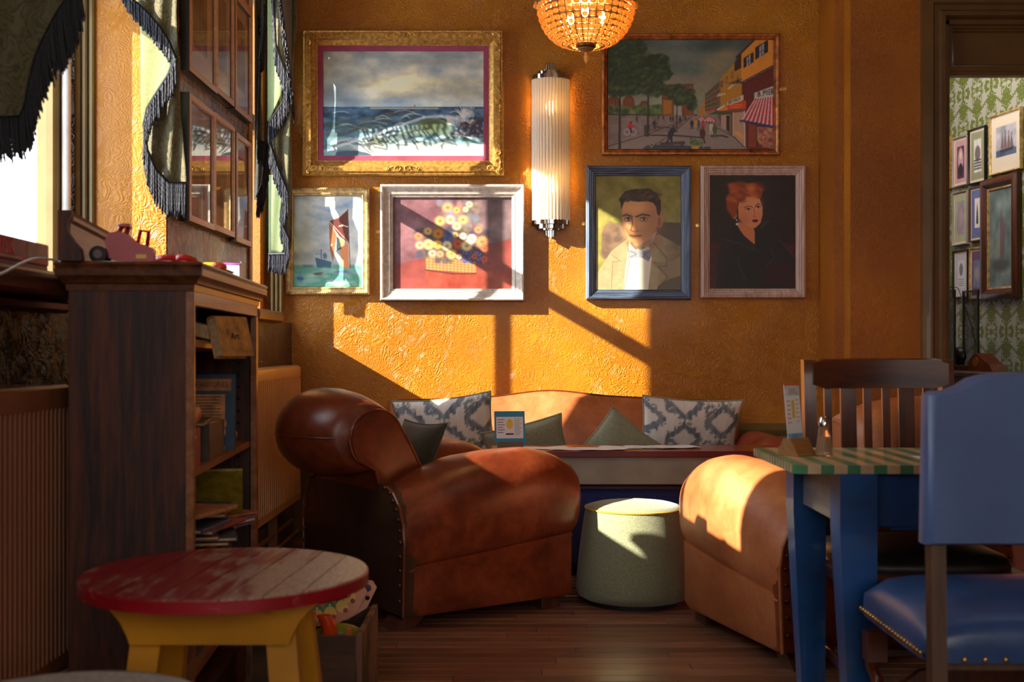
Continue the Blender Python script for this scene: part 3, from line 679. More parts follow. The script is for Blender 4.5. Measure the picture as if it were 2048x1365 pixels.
# 3. basket of flowers
def flowers():
    c = Cv(205, 158, 930, 175, 1865, 893); X, Y = c.X, c.Y; n1 = c.n(5, 5, 21, 6); n2 = c.n(14, 10, 22, 4)
    c.im = np.array([112, 76, 84.])+(n1[..., None]-.5)*np.array([90, 76, 76.])+(n2[..., None]-.5)*30+sm(1200, 1800, X)[..., None]*np.array([-8, 10, 8.])
    tb = np.array([122, 56, 52.])+(n1[..., None]-.5)*np.array([80, 46, 40.]); c.fill(sm(0, 12, Y-(700-(X-930)*.22)), tb); c.fill(sm(745, 760, Y)*sm(1180, 1195, X)*.8, np.array([140, 60, 44.])+(n2[..., None]-.5)*50)
    c.poly([(1185, 635), (1580, 680), (1585, 765), (1560, 772), (1190, 742)], (176, 118, 72)); rs = np.random.RandomState(2)
    for i in range(5): c.line([(1188, 655+i*22), (1584, 695+i*18)], 5, (120, 72, 46), .8)
    for i in range(14): c.line([(1200+i*28, 640+i*4), (1200+i*28, 740+i*2)], 5, (206, 150, 96), .7)
    c.line([(1190, 745), (1400, 775), (1580, 772)], 12, (60, 30, 30), .6); c.poly([(1100, 620), (1180, 600), (1140, 660)], (110, 96, 92), .7)
    c.dabs(150, (1120, 420, 1680, 680), 22, [(60, 62, 50), (72, 58, 60), (46, 52, 84), (96, 84, 60)], .6, 31)
    c.dabs(70, (1290, 200, 1640, 430), 20, [(120, 106, 100), (90, 100, 84), (104, 118, 140), (150, 120, 110)], .5, 32)
    c.dabs(60, (1330, 450, 1420, 530), 8, [(60, 76, 140), (86, 100, 160)], .9, 33); c.dabs(90, (1460, 600, 1640, 690), 8, [(70, 80, 150), (110, 110, 170), (60, 60, 110)], .9, 34); c.dabs(20, (1370, 280, 1400, 310), 6, [(110, 120, 180)], .9, 35)
    F_ = [(1205, 440, 34, (196, 156, 96)), (1285, 460, 46, (178, 120, 50)), (1300, 360, 42, (214, 158, 100)), (1380, 350, 40, (226, 176, 150)), (1480, 350, 40, (222, 164, 110)), (1430, 400, 36, (226, 190, 150)), (1360, 255, 44, (214, 144, 110)), (1430, 275, 30, (222, 150, 90)), (1530, 230, 28, (224, 176, 150)), (1500, 270, 24, (220, 190, 150)), (1130, 480, 34, (214, 120, 84)), (1210, 545, 44, (230, 180, 120)), (1280, 545, 38, (226, 170, 80)), (1355, 555, 42, (222, 206, 170)), (1440, 540, 44, (176, 84, 52)), (1510, 555, 46, (220, 204, 160)), (1550, 500, 40, (226, 214, 200)), (1632, 525, 52, (224, 140, 96)), (1650, 575, 34, (206, 100, 70)), (1600, 430, 32, (212, 130, 100)), (1390, 620, 42, (222, 180, 110)), (1240, 615, 34, (216, 160, 140)), (1300, 620, 30, (206, 140, 110)), (1570, 640, 26, (176, 92, 70)), (1648, 660, 30, (186, 84, 62)), (1480, 480, 30, (230, 200, 180)), (1140, 550, 36, (222, 160, 130)), (1450, 640, 24, (220, 190, 160)), (1420, 470, 26, (200, 150, 90))]
    for x, y, r_, q in F_:
        c.ell(x, y, r_, r_*.92, tuple(v*.84 for v in q), .9, .35)
        for k in range(12):
            a = k*PI/6+x; c.ell(x+math.cos(a)*r_*.62, y+math.sin(a)*r_*.58, r_*.3, r_*.15, q, .85, .4, a)
        c.ell(x, y, r_*.34, r_*.3, (q[0]*.9, q[1]*.74, q[2]*.5), .6, .5); c.ell(x, y, r_*.12, r_*.1, (q[0]*.5, q[1]*.36, q[2]*.25), .7, .5)
    return c
fp = [(0, 0), (0, .062), (.006, .068), (.012, .066), (.02, .052), (.045, .04), (.05, .042), (.052, .036), (.066, .03), (.067, .014)]
t_, w, h = picture('silver_framed_flower_picture', 'painting of a flower basket on a red table in a deep silvered frame', 761, 370, 1048, 602, None, [('frame', 'silver', fp)], flowers(), .067)
part('dark_edge', G().frame(w+.004, h+.004, [(0, 0), (0, .05), (.004, .05), (.004, 0)]), 'black', t_)
# 4. street
def street():
    c = Cv(270, 180, 175, 130, 1800, 1205); X, Y = c.X, c.Y; n1 = c.n(4, 3, 41, 6); n2 = c.n(20, 14, 42, 4); n3 = c.n(60, 50, 43, 3)
    c.im = np.array([92, 104, 98.])+(n1[..., None]-.5)*np.array([90, 80, 76.])+sm(400, 800, Y)[..., None]*np.array([50, 42, 30.])
    for x, y, rx, ry, q in ((1300, 330, 160, 90, (150, 132, 100)), (1200, 440, 130, 120, (160, 138, 104)), (900, 520, 220, 60, (140, 128, 112)), (1110, 620, 110, 90, (160, 140, 112)), (1340, 250, 80, 50, (164, 140, 100)), (950, 300, 160, 80, (112, 122, 112)), (620, 320, 140, 110, (128, 130, 110))): c.ell(x, y, rx, ry, q, .5, .8)
    c.ell(1150, 190, 260, 50, (54, 74, 76), .6, .9); c.ell(1000, 400, 120, 60, (84, 112, 108), .5, .9)
    c.fill(sm(868, 874, Y), np.array([126, 110, 108.])+(n2[..., None]-.5)*40)
    # terraces far left
    for x, y, w_ in ((230, 700, 90), (380, 690, 70), (530, 740, 60), (650, 790, 40)):
        c.poly([(x-w_, 840), (x-w_*.8, y+30), (x-w_*.4, y-10), (x+w_*.4, y-14), (x+w_*.8, y+30), (x+w_, 840)], (110, 56, 40))
        for k in range(5): c.line([(x-w_*.7+k*w_*.35, y+20), (x-w_*.7+k*w_*.35, 830)], 6, (146, 84, 56), .7)
    c.dabs(140, (180, 790, 720, 860), 24, [(56, 84, 44), (84, 112, 60), (40, 62, 36), (120, 130, 80)], .7, 44); c.line([(180, 864), (1050, 868)], 10, (60, 44, 36))
    # stone gateway
    c.poly([(705, 870), (705, 600), (725, 565), (1015, 560), (1022, 870)], (116, 72, 38)); c.poly([(715, 600), (725, 572), (1015, 566), (1015, 600)], (84, 48, 34)); c.poly([(825, 870), (825, 740), (860, 690), (900, 740), (902, 870)], (150, 150, 144))
    c.poly([(720, 720), (805, 720), (805, 860), (720, 860)], (160, 104, 36)); c.poly([(925, 640), (1005, 640), (1005, 860), (925, 860)], (132, 66, 36)); c.line([(705, 625), (1020, 622)], 9, (70, 44, 30)); c.line([(710, 700), (820, 700)], 7, (80, 50, 30))
    for k in range(14): c.line([(725+k*21, 575), (725+k*21, 598)], 5, (170, 120, 80), .8)
    # right-hand terrace
    c.poly([(1070, 870), (1080, 780), (1130, 740), (1130, 870)], (176, 120, 40)); c.poly([(1130, 830), (1130, 660), (1280, 530), (1290, 830)], (110, 84, 62)); c.poly([(1280, 830), (1280, 510), (1420, 350), (1490, 300), (1490, 830)], (176, 122, 28)); c.poly([(1420, 350), (1490, 240), (1490, 400), (1420, 440)], (60, 34, 28))
    c.poly([(1485, 560), (1485, 240), (1610, 130), (1800, 130), (1800, 560)], (214, 140, 48)); c.line([(1440, 300), (1610, 130)], 16, (50, 34, 30)); c.poly([(1490, 560), (1800, 385), (1800, 1205), (1520, 1205), (1490, 830)], (96, 24, 20)); c.line([(1490, 552), (1800, 388)], 20, (34, 26, 28))
    for k in range(20): c.ell(1500+k*16, 548-k*8.4, 4, 4, (200, 190, 180))
    for k in range(6): c.line([(1140+k*22, 830), (1140+k*22, 655-k*19)], 6, (58, 48, 44), .8)
    for k in range(4): c.line([(1130, 700+k*36), (1285, 590+k*60)], 5, (150, 124, 96), .7)
    for x0, y0, w_, h_ in ((1505, 310, 100, 100), (1622, 205, 125, 120)):
        c.poly([(x0, y0), (x0+w_, y0-w_*.62), (x0+w_, y0-w_*.62+h_), (x0, y0+h_)], (44, 34, 34)); c.poly([(x0+w_*.3, y0-4), (x0+w_*.7, y0-w_*.4), (x0+w_*.7, y0-w_*.4+h_*.9), (x0+w_*.3, y0+h_*.85)], (150, 156, 170))
        c.line([(x0+w_*.5, y0-w_*.3), (x0+w_*.5, y0+h_*.7)], 5, (60, 50, 50)); c.line([(x0+w_*.3, y0+h_*.4), (x0+w_*.7, y0+h_*.2)], 5, (60, 50, 50))
    for x, y in ((1295, 540), (1340, 500), (1395, 450), (1450, 500)): c.poly([(x-9, y), (x+9, y-14), (x+9, y+50), (x-9, y+56)], (44, 30, 26)); c.line([(x, y), (x, y+48)], 4, (190, 180, 170))
    c.poly([(1345, 612), (1400, 560), (1488, 556), (1488, 570), (1420, 572), (1365, 616)], (196, 178, 150)); c.line([(1360, 560), (1488, 512)], 4, (30, 24, 24)); c.poly([(1240, 690), (1265, 655), (1330, 655), (1330, 668)], (190, 170, 150))
    for k in range(10): c.line([(1390+k*10, 548-k*3), (1390+k*10, 566)], 3, (30, 24, 24))
    # shop fronts
    c.poly([(1245, 830), (1250, 800), (1525, 730), (1535, 1190), (1405, 1080), (1290, 985)], (104, 72, 60)); c.poly([(1285, 870), (1375, 860), (1375, 1040), (1285, 990)], (170, 140, 124)); c.poly([(1338, 875), (1370, 870), (1370, 1035), (1338, 1015)], (44, 26, 24)); c.poly([(1410, 845), (1515, 835), (1515, 1180), (1410, 1075)], (176, 140, 116)); c.poly([(1420, 1010), (1505, 1060), (1505, 1110), (1420, 1050)], (206, 150, 80)); c.line([(1405, 845), (1405, 1080)], 6, (210, 196, 180)); c.line([(1515, 830), (1520, 1185)], 8, (206, 200, 200))
    c.poly([(1555, 950), (1630, 970), (1630, 1180), (1555, 1190)], (130, 54, 30)); c.poly([(1640, 985), (1800, 990), (1800, 1205), (1700, 1180), (1640, 1120)], (156, 110, 96)); c.dabs(60, (1660, 1000, 1795, 1190), 14, [(190, 120, 70), (170, 60, 50), (120, 60, 60), (200, 170, 120)], .6, 46)
    c.poly([(1260, 825), (1270, 800), (1530, 722), (1530, 805)], (206, 66, 24)); c.poly([(1265, 805), (1350, 782), (1350, 820), (1265, 828)], (214, 130, 40)); c.poly([(1342, 742), (1505, 668), (1505, 722), (1342, 776)], (200, 186, 166)); c.poly([(1248, 808), (1325, 766), (1325, 782), (1248, 824)], (210, 206, 196)); c.poly([(1150, 862), (1240, 830), (1400, 845), (1380, 862)], (56, 76, 40)); c.poly([(1130, 862), (1160, 828), (1225, 800), (1225, 826)], (190, 70, 60))
    for k in range(5): c.line([(1380+k*24, 770-k*1), (1396+k*24, 768-k*1)], 4, (240, 150, 90))
    for k in range(5): c.line([(1375+k*24, 792-k*1), (1393+k*24, 790-k*1)], 4, (240, 150, 90))
    # lettering
    def letters(s_, x, y, w_, hh, sl, q, th):
        st = {'B': [[(0, 0), (0, 1), (.7, .85), (.7, .6), (0, .5), (.6, .4), (.6, .1), (0, 0)]], '.': [[(.3, .9), (.35, 1)]], 'P': [[(0, 1), (0, 0), (.7, .1), (.7, .45), (0, .55)]], 'I': [[(.3, 0), (.3, 1)]], 'E': [[(.7, 0), (0, 0), (0, 1), (.7, 1)], [(0, .5), (.6, .5)]],
              'R': [[(0, 1), (0, 0), (.7, .1), (.7, .45), (0, .5), (.7, 1)]], 'C': [[(.7, .1), (.2, 0), (0, .5), (.2, 1), (.7, .9)]], 'V': [[(0, 0), (.35, 1), (.7, 0)]], 'A': [[(0, 1), (.35, 0), (.7, 1)], [(.15, .6), (.55, .6)]], 'L': [[(0, 0), (0, 1), (.7, 1)]], 'S': [[(.7, .1), (.1, .1), (.1, .45), (.65, .55), (.6, .95), (0, .95)]]}
        for i, ch in enumerate(s_):
            for p in st.get(ch, []): c.line([(x+(i+u)*w_, y+(i+u)*w_*sl+v_*hh) for u, v_ in p], th, q, 1, .3)
    c.poly([(1612, 650), (1800, 582), (1800, 690), (1612, 712)], (186, 182, 176)); letters('B.PIER', 1648, 640, 27, 48, -.2, (40, 34, 34), 6); letters('CRIVALS', 1356, 740, 17, 22, -.42, (70, 60, 54), 4)
    # striped awning
    for k in range(16):
        u0, u1 = k/16, (k+1)/16; q = (186, 22, 40) if k % 2 else (206, 178, 178)
        c.poly([(1612+190*u0, 715-28*u0), (1612+190*u1, 715-28*u1), (1475+325*u1+10, 915+62*u1), (1475+325*u0+10, 915+62*u0)], q)
    c.line([(1475+325*u, 922+62*u+6*math.sin(u*50)) for u in np.linspace(0, 1, 60)], 14, (40, 50, 120))
    # pavement
    c.poly([(175, 1180), (400, 1075), (840, 1030), (1000, 890), (1020, 890), (1290, 985), (1550, 1205), (175, 1205)], (136, 122, 116)); c.line([(175, 1178), (560, 1060), (1000, 885)], 7, (70, 60, 60)); c.line([(560, 1205), (800, 1060), (980, 900)], 9, (90, 80, 78)); c.line([(550, 1065), (850, 1070), (1100, 1090)], 12, (54, 48, 52)); c.line([(640, 988), (800, 994)], 8, (60, 52, 54)); c.line([(700, 1150), (920, 1140), (900, 1160)], 26, (64, 58, 66)); c.poly([(510, 1205), (560, 1165), (760, 1160), (1180, 1180), (1190, 1205)], (60, 60, 76)); c.line([(1190, 1075), (1290, 1070), (1350, 1085)], 14, (56, 46, 46)); c.line([(1080, 900), (1420, 1090), (1520, 1190)], 12, (84, 70, 68), .7)
    # umbrellas and diners
    for x, y, w_ in ((1095, 885, 48), (1170, 890, 75)):
        for k in range(9): u0, u1 = -1+k*2/9, -1+(k+1)*2/9; c.poly([(x+u0*w_*.15, y), (x+u1*w_*.15, y), (x+u1*w_, y+42), (x+u0*w_, y+42)], (190, 30, 40) if k % 2 == 0 else (220, 206, 200))
    for x, y, q in ((1065, 960, (60, 80, 110)), (1190, 985, (190, 180, 170)), (1225, 1010, (70, 90, 50)), (1040, 940, (190, 140, 40)), (1000, 950, (40, 34, 40)), (1110, 970, (190, 40, 50)), (885, 915, (50, 40, 44)), (1105, 1050, (70, 40, 36)), (790, 900, (60, 48, 48)), (815, 902, (60, 48, 48)), (460, 905, (60, 50, 54)), (935, 890, (60, 50, 50)), (670, 890, (70, 56, 56)), (720, 888, (70, 56, 56))):
        s_ = (y-850)/150+.25; c.ell(x, y, 18*s_, 32*s_, q); c.ell(x, y-36*s_, 9*s_, 10*s_, (110, 70, 56)); c.line([(x-8*s_, y+26*s_), (x-10*s_, y+60*s_)], 8*s_, q); c.line([(x+6*s_, y+26*s_), (x+14*s_, y+58*s_)], 8*s_, q)
    # walking man, cyclists, planter, bin
    c.poly([(765, 1040), (800, 990), (830, 990), (860, 1035), (830, 1035), (810, 1080), (812, 1140), (795, 1140), (785, 1100), (760, 1150), (740, 1150), (765, 1095)], (40, 40, 54)); c.ell(822, 982, 14, 15, (70, 54, 56))
    for x, y, q in ((395, 980, (190, 30, 40)), (630, 950, (50, 44, 56))):
        s_ = 1 if x < 500 else .8
        for dx in (-32, 34):
            for k in range(20): a = k*PI/10; c.line([(x+dx*s_+26*s_*math.cos(a), y+55*s_+30*s_*math.sin(a)), (x+dx*s_+26*s_*math.cos(a+.32), y+55*s_+30*s_*math.sin(a+.32))], 4, (180, 190, 200) if s_ == 1 else (60, 54, 60))
        c.ell(x, y, 24*s_, 26*s_, q); c.ell(x+6, y-38*s_, 11*s_, 12*s_, (90, 50, 44)); c.line([(x+5, y+20*s_), (x+12*s_, y+60*s_)], 14*s_, (34, 38, 60)); c.line([(x+14*s_, y-8), (x+38*s_, y)], 9*s_, q)
    c.poly([(530, 970), (585, 965), (580, 1080), (535, 1080)], (60, 60, 60)); c.dabs(70, (985, 1100, 1120, 1190), 12, [(60, 84, 50), (90, 110, 70), (130, 140, 120)], .7, 47); c.poly([(995, 1170), (1075, 1170), (1060, 1204), (1010, 1204)], (190, 140, 40)); c.ell(604, 1160, 18, 26, (150, 140, 110)); c.ell(604, 1160, 9, 14, (70, 60, 60))
    # trees
    for x, w_, y0, y1 in ((292, 26, 620, 1205), (570, 22, 640, 1070), (852, 12, 720, 1000), (918, 9, 740, 905)): c.poly([(x-w_*.3, y0), (x+w_*.4, y0), (x+w_*.5, y1), (x-w_*.5, y1)], (54, 44, 42))
    for k in range(9): c.line([(292 if k < 5 else 570, 660), (200+k*60, 440+(k*37) % 90)], 7, (56, 44, 38))
    greens = [(30, 44, 30), (40, 58, 34), (54, 74, 42), (34, 50, 36), (70, 92, 52)]
    for i, (x, y, rx, ry) in enumerate(((300, 260, 150, 120), (420, 220, 120, 90), (250, 420, 110, 110), (480, 350, 140, 120), (640, 400, 130, 110), (720, 460, 70, 60), (400, 500, 160, 110), (580, 560, 140, 110), (240, 600, 90, 80), (660, 620, 60, 60), (380, 620, 110, 60), (840, 640, 90, 60), (960, 680, 60, 50), (1000, 760, 42, 60), (900, 720, 60, 40), (690, 330, 60, 50))):
        c.ell(x, y, rx, ry, (34, 46, 32), .85, .35); c.dabs(int(rx*1.0), (x-rx, y-ry, x+rx, y+ry), 15, greens, .65, 60+i, -.5, 1.8, lambda a, b_, x=x, y=y, rx=rx, ry=ry: ((a-x)/rx)**2+((b_-y)/ry)**2 < 1.1)
    c.im += (n3[..., None]-.5)*14
    return c
sp_ = [(0, 0), (0, .028), (.006, .034), (.012, .034), (.018, .026), (.024, .022), (.028, .026), (.032, .018), (.034, .012)]
t_, w, h = picture('copper_framed_street_scene', 'painting of a cafe street with trees and a striped awning in a slim copper frame', 1204, 66, 1561, 310, None, [('frame', 'copper_fr', sp_)], street(), .034)
# 5. man in a bow tie
def man():
    c = Cv(150, 205, 205, 190, 880, 1115); X, Y = c.X, c.Y; n1 = c.n(5, 7, 71, 6); n2 = c.n(20, 26, 72, 4)
    c.im = np.array([128, 122, 56.])+(n1[..., None]-.5)*np.array([70, 66, 50.])+(n2[..., None]-.5)*26-sm(400, 150, Y)[..., None]*14
    c.poly([(250, 760), (255, 640), (290, 585), (380, 570), (460, 600), (460, 900), (260, 860)], (112, 88, 70), .9); c.poly([(650, 600), (740, 565), (880, 570), (880, 760), (700, 740)], (70, 52, 42), .95); c.dabs(60, (250, 570, 420, 860), 22, [(90, 72, 62), (130, 104, 84)], .4, 3)
    coat = np.array([158, 140, 106.])+(n2[..., None]-.5)*30-sm(650, 880, X)[..., None]*50
    def pf(pts, q, a=1):
        im = c.im.copy(); c.poly(pts, (0, 0, 0)); m = (np.abs(c.im-im).sum(-1) > 0); c.im = im; c.fill(m*a, q)
    pf([(205, 1115), (215, 980), (330, 800), (470, 690), (560, 790), (660, 700), (700, 660), (860, 750), (880, 800), (880, 1115)], coat)
    c.poly([(470, 720), (540, 700), (620, 720), (650, 860), (620, 1115), (425, 1115), (440, 960)], (226, 216, 196)); c.poly([(425, 1115), (455, 900), (480, 860), (560, 850), (610, 870), (600, 1115)], (232, 222, 204))
    c.poly([(640, 880), (700, 940), (770, 1010), (690, 1115), (880, 1115), (880, 840), (780, 900)], (130, 110, 80)); c.line([(640, 700), (770, 860), (770, 920), (700, 930), (775, 1010), (695, 1110)], 6, (90, 74, 52)); c.line([(330, 830), (400, 880), (340, 890), (330, 1110)], 5, (120, 104, 78)); c.line([(460, 740), (470, 900), (430, 1110)], 6, (120, 100, 80)); c.poly([(700, 1080), (780, 1030), (880, 1000), (880, 1115), (690, 1115)], (70, 60, 46), .8)
    c.poly([(600, 560), (690, 560), (690, 660), (600, 760), (520, 790), (480, 740), (470, 640)], (170, 112, 72)); c.poly([(500, 740), (600, 700), (690, 640), (660, 730), (560, 790)], (196, 190, 176)); c.poly([(520, 760), (560, 755), (600, 770), (560, 800)], (120, 130, 110))
    # head
    c.ell(710, 552, 30, 58, (176, 112, 70)); c.ell(708, 560, 14, 36, (110, 60, 40), .8)
    c.ell(600, 735, 100, 46, (120, 76, 48), .6, .8)
    c.poly([(414, 420), (430, 380), (520, 370), (650, 375), (696, 430), (702, 500), (692, 590), (657, 660), (612, 715), (562, 745), (522, 742), (480, 720), (446, 675), (423, 600), (412, 520)], (196, 142, 92))
    c.ell(668, 570, 62, 150, (138, 86, 54), .6, .9); c.ell(640, 460, 60, 60, (164, 108, 70), .5, .9); c.ell(455, 600, 40, 90, (220, 168, 114), .55, .9); c.ell(520, 450, 90, 44, (214, 160, 108), .6, .9); c.ell(590, 650, 50, 50, (160, 104, 66), .4, .9); c.ell(525, 722, 40, 20, (212, 158, 104), .6, .9)
    c.ell(455, 520, 38, 30, (150, 98, 66), .5, .9); c.ell(590, 525, 55, 34, (150, 96, 64), .55, .9)
    c.poly([(392, 376), (410, 345), (440, 314), (500, 297), (580, 293), (640, 300), (690, 332), (720, 390), (723, 460), (712, 515), (692, 500), (684, 440), (660, 408), (610, 394), (540, 400), (470, 388), (432, 400), (418, 436), (410, 470), (402, 420)], (46, 32, 28)); c.dabs(70, (420, 302, 700, 390), 12, [(74, 54, 46), (96, 74, 62), (34, 24, 22), (60, 44, 38)], .5, 4, -.35, 2.2, lambda x, y: y > 330 or 460 < x < 640)
    c.line([(420, 514), (450, 504), (488, 518)], 10, (48, 30, 22)); c.line([(525, 522), (575, 502), (632, 512)], 11, (48, 30, 22))
    for x, y in ((462, 540), (585, 540)):
        c.ell(x, y+2, 32, 20, (120, 70, 48), .8); c.ell(x, y, 25, 13, (206, 180, 150)); c.ell(x+2, y, 12, 13, (60, 44, 36)); c.line([(x-27, y-2), (x, y-14), (x+27, y-2)], 5, (50, 30, 22)); c.line([(x-22, y+18), (x+22, y+17)], 4, (140, 86, 60))
    c.line([(500, 520), (495, 590), (482, 632), (510, 642), (540, 634)], 7, (130, 76, 50)); c.line([(505, 530), (512, 610)], 9, (222, 166, 112), .7); c.ell(515, 630, 18, 12, (204, 142, 92), .8); c.line([(475, 674), (515, 677), (565, 674)], 7, (104, 50, 40)); c.line([(490, 688), (555, 684)], 9, (176, 104, 80), .8)
    # bow tie
    c.poly([(470, 780), (530, 800), (545, 850), (480, 870), (462, 830)], (140, 146, 156)); c.poly([(650, 780), (580, 800), (565, 850), (625, 885), (645, 840)], (128, 134, 146)); c.ell(555, 822, 26, 34, (168, 172, 178)); c.line([(480, 800), (530, 825), (480, 850)], 5, (96, 102, 116)); c.line([(640, 800), (590, 825), (630, 860)], 5, (90, 96, 110))
    return c
mp_ = [(0, 0), (0, .028), (.006, .042), (.016, .044), (.02, .034), (.028, .034), (.032, .028), (.04, .028), (.044, .022), (.052, .02), (.056, .012)]
def split_frame(t_, w, h, prof, mv, mh):
    for m_, k in ((mh, (0, 2)), (mv, (1, 3))):
        for q in k:
            c4 = lambda a, b_, fw: [(-a, -fw, -b_), (a, -fw, -b_), (a, -fw, b_), (-a, -fw, b_)]
            part('frame_rail' if q in (0, 2) else 'frame_stile', G().loft([[c4(w/2-i, h/2-i, f_)[q], c4(w/2-i, h/2-i, f_)[(q+1) % 4]] for i, f_ in prof], False, False), m_, t_, angle=30)
t_, w, h = picture('blue_framed_portrait', 'portrait of a dark haired man in a bow tie in a blue frame', 1172, 331, 1383, 600, None, [], man(), .056, 'portrait'); split_frame(t_, w, h, mp_, 'bluefr', 'bluefr_x')
# 6. woman in black
def woman():
    c = Cv(150, 205, 1155, 182, 1832, 1105); X, Y = c.X, c.Y; n1 = c.n(5, 7, 81, 5); n2 = c.n(14, 18, 82, 4)
    c.im = np.array([36, 24, 22.])+(n1[..., None]-.5)*14
    c.fill(sm(700, 760, Y), np.array([64, 18, 20.])+(n2[..., None]-.5)*26)
    c.poly([(1205, 1105), (1215, 860), (1250, 700), (1340, 640), (1370, 590), (1440, 680), (1510, 745), (1540, 640), (1600, 605), (1660, 640), (1740, 760), (1820, 860), (1832, 900), (1832, 1105), (1500, 1105)], (26, 26, 30)); c.poly([(1540, 1050), (1640, 880), (1832, 900), (1832, 1105)], (50, 20, 22), .8)
    for p in ([(1250, 700), (1400, 740), (1500, 790)], [(1700, 700), (1780, 790), (1830, 870)], [(1370, 860), (1400, 960), (1440, 1040)], [(1640, 780), (1665, 860), (1600, 920)], [(1380, 620), (1500, 770), (1540, 800)]): c.line(p, 10, (56, 58, 64), .6, 1)
    c.poly([(1555, 600), (1575, 560), (1640, 545), (1560, 620)], (44, 46, 52)); c.poly([(1380, 560), (1500, 600), (1510, 660), (1508, 748), (1420, 670), (1375, 600)], (190, 114, 74))
    c.poly([(1375, 430), (1400, 360), (1480, 330), (1540, 350), (1570, 440), (1572, 500), (1555, 570), (1515, 610), (1470, 605), (1410, 570), (1380, 530)], (200, 128, 88)); c.ell(1510, 420, 50, 60, (216, 146, 104), .6, .9); c.ell(1420, 540, 36, 40, (176, 100, 66), .6, .9)
    c.ell(1348, 505, 18, 34, (186, 110, 74)); c.ell(1368, 580, 10, 11, (190, 196, 190)); c.ell(1365, 548, 6, 6, (190, 196, 190))
    for x, y, rx, ry in ((1330, 430, 46, 70), (1370, 350, 70, 50), (1400, 290, 60, 46), (1480, 285, 70, 40), (1540, 320, 30, 50), (1310, 380, 30, 50), (1340, 490, 22, 40)): c.ell(x, y, rx, ry, (132, 58, 24), 1, .25)
    c.dabs(60, (1300, 250, 1560, 400), 18, [(190, 96, 40), (110, 44, 18), (160, 78, 34)], .55, 5, .3, 1.8, lambda a, b_: b_ < 350 or a < 1390); c.ell(1480, 290, 30, 26, (206, 120, 60), .6, .9)
    c.line([(1425, 445), (1460, 432), (1490, 440)], 5, (90, 40, 26)); c.line([(1515, 432), (1535, 412), (1553, 420)], 5, (90, 40, 26))
    for x, y in ((1455, 460), (1533, 442)): c.ell(x, y, 20, 10, (220, 200, 180)); c.ell(x+3, y, 9, 10, (60, 54, 40)); c.line([(x-22, y+2), (x, y-11), (x+22, y-2)], 5, (50, 26, 22))
    c.line([(1500, 450), (1510, 500), (1496, 518), (1520, 522)], 5, (160, 88, 60)); c.ell(1512, 553, 24, 13, (110, 14, 30)); c.line([(1490, 552), (1536, 550)], 3, (60, 8, 18)); c.ell(1450, 520, 30, 18, (210, 120, 88), .4, .9)
    return c
t_, w, h = picture('pink_white_framed_portrait', 'portrait of a red haired woman in a black coat in a whitewashed pink frame', 1402, 330, 1613, 597, None, [], woman(), .056, 'portrait'); split_frame(t_, w, h, mp_, 'pinkfr', 'pinkfr')
# mirror plates screwed to the wall beside frames
for px, py, nm in ((1562, 178, 'right of the street painting'), (1395, 451, 'between the two portraits'), (1167, 448, 'left of the blue framed portrait'), (755, 464, 'left of the flower painting')):
    o = part('mirror_plate', G().lathe([(0, 0), (.011, 0), (.011, .003), (.007, .0035), (0, .0035)], 12).bx(-.004, .03, -.008, .008, 0, .002).xf(Matrix.Translation((wx(px), WALL, wz(py))) @ Matrix.Rotation(PI/2, 4, 'X')), 'brass'); tag(o, 'small brass mirror plate screwed to the wall '+nm, 'fixing', 'mirror plates beside frames')
# ------------------------------------------------------------------ frames on the pier (face +X)
def reflprint(seed):
    c = Cv(40, 56, 0, 0, 100, 140, (176, 150, 132)); n_ = c.n(3, 4, seed, 5); c.im += (n_[..., None]-.5)*40
    c.fill(((c.X > 22) & (c.X < 78) & (c.Y > 22) & (c.Y < 112))*1.0, np.array([104, 84, 76.])+(n_[..., None]-.5)*110)
    return c
pl = [('upper row, nearest the camera', 378, 436, 190, 0), ('upper row, middle', 432, 470, 216, 0), ('upper row, nearest the back wall', 470, 505, 248, 0),
      ('lower row, nearest the camera', 378, 431, 0, 183), ('lower row, middle', 428, 471, 0, 221), ('lower row, nearest the back wall', 472, 504, 0, 262)]
XF = XL+.035
def yoff(px): return XF*F/(px-1024)
for i, (row, pa, pb, ybot, ytop) in enumerate(pl):
    ya, yb = yoff(pa), yoff(pb); wd_ = yb-ya-.012; hh = .475
    if ytop: zt = EYE+(HOR-ytop)*ya/F; zc = zt-hh/2
    else: zb = EYE+(HOR-ybot)*yb/F; hh = .52; zc = zb+hh/2
    t_ = thing('black_picture_frame', 'black picture frame on the wall pier, '+row, 'picture frame', (XL+.002, (ya+yb)/2, zc), PI/2, 'frames on the wall pier')
    part('frame', G().frame(wd_, hh, [(0, 0), (0, .03), (.002, .033)]), 'black', t_); part('frame_face', G().frame(wd_, hh, [(.002, .033), (.024, .035), (.026, .024)]), 'frame_face', t_)
    canvas('print', reflprint(90+i), wd_-.05, hh-.05, 'paint_dull', t_, y=-.018)
    part('glass', G().add([(-wd_/2+.025, -.027, -hh/2+.025), (wd_/2-.025, -.027, -hh/2+.025), (wd_/2-.025, -.027, hh/2-.025), (-wd_/2+.025, -.027, hh/2-.025)], [(0, 1, 2, 3)]), 'picture_glass', t_)
t_ = thing('black_picture_frame', 'bronze faced black frame cut by the top edge, highest on the pier', 'picture frame', (XL+.002, 5.32, EYE+(HOR-27)*5.35/F+.24), PI/2, 'frames on the wall pier')
part('frame', G().frame(.3, .46, [(0, 0), (0, .03), (.002, .033)]), 'black', t_); part('frame_face', G().frame(.3, .46, [(.002, .033), (.024, .035), (.026, .024)]), 'frame_face', t_); canvas('print', reflprint(99), .25, .41, 'paint_dull', t_, y=-.018)
part('glass', G().add([(-.125, -.027, -.2), (.125, -.027, -.2), (.125, -.027, .2), (-.125, -.027, .2)], [(0, 1, 2, 3)]), 'picture_glass', t_)
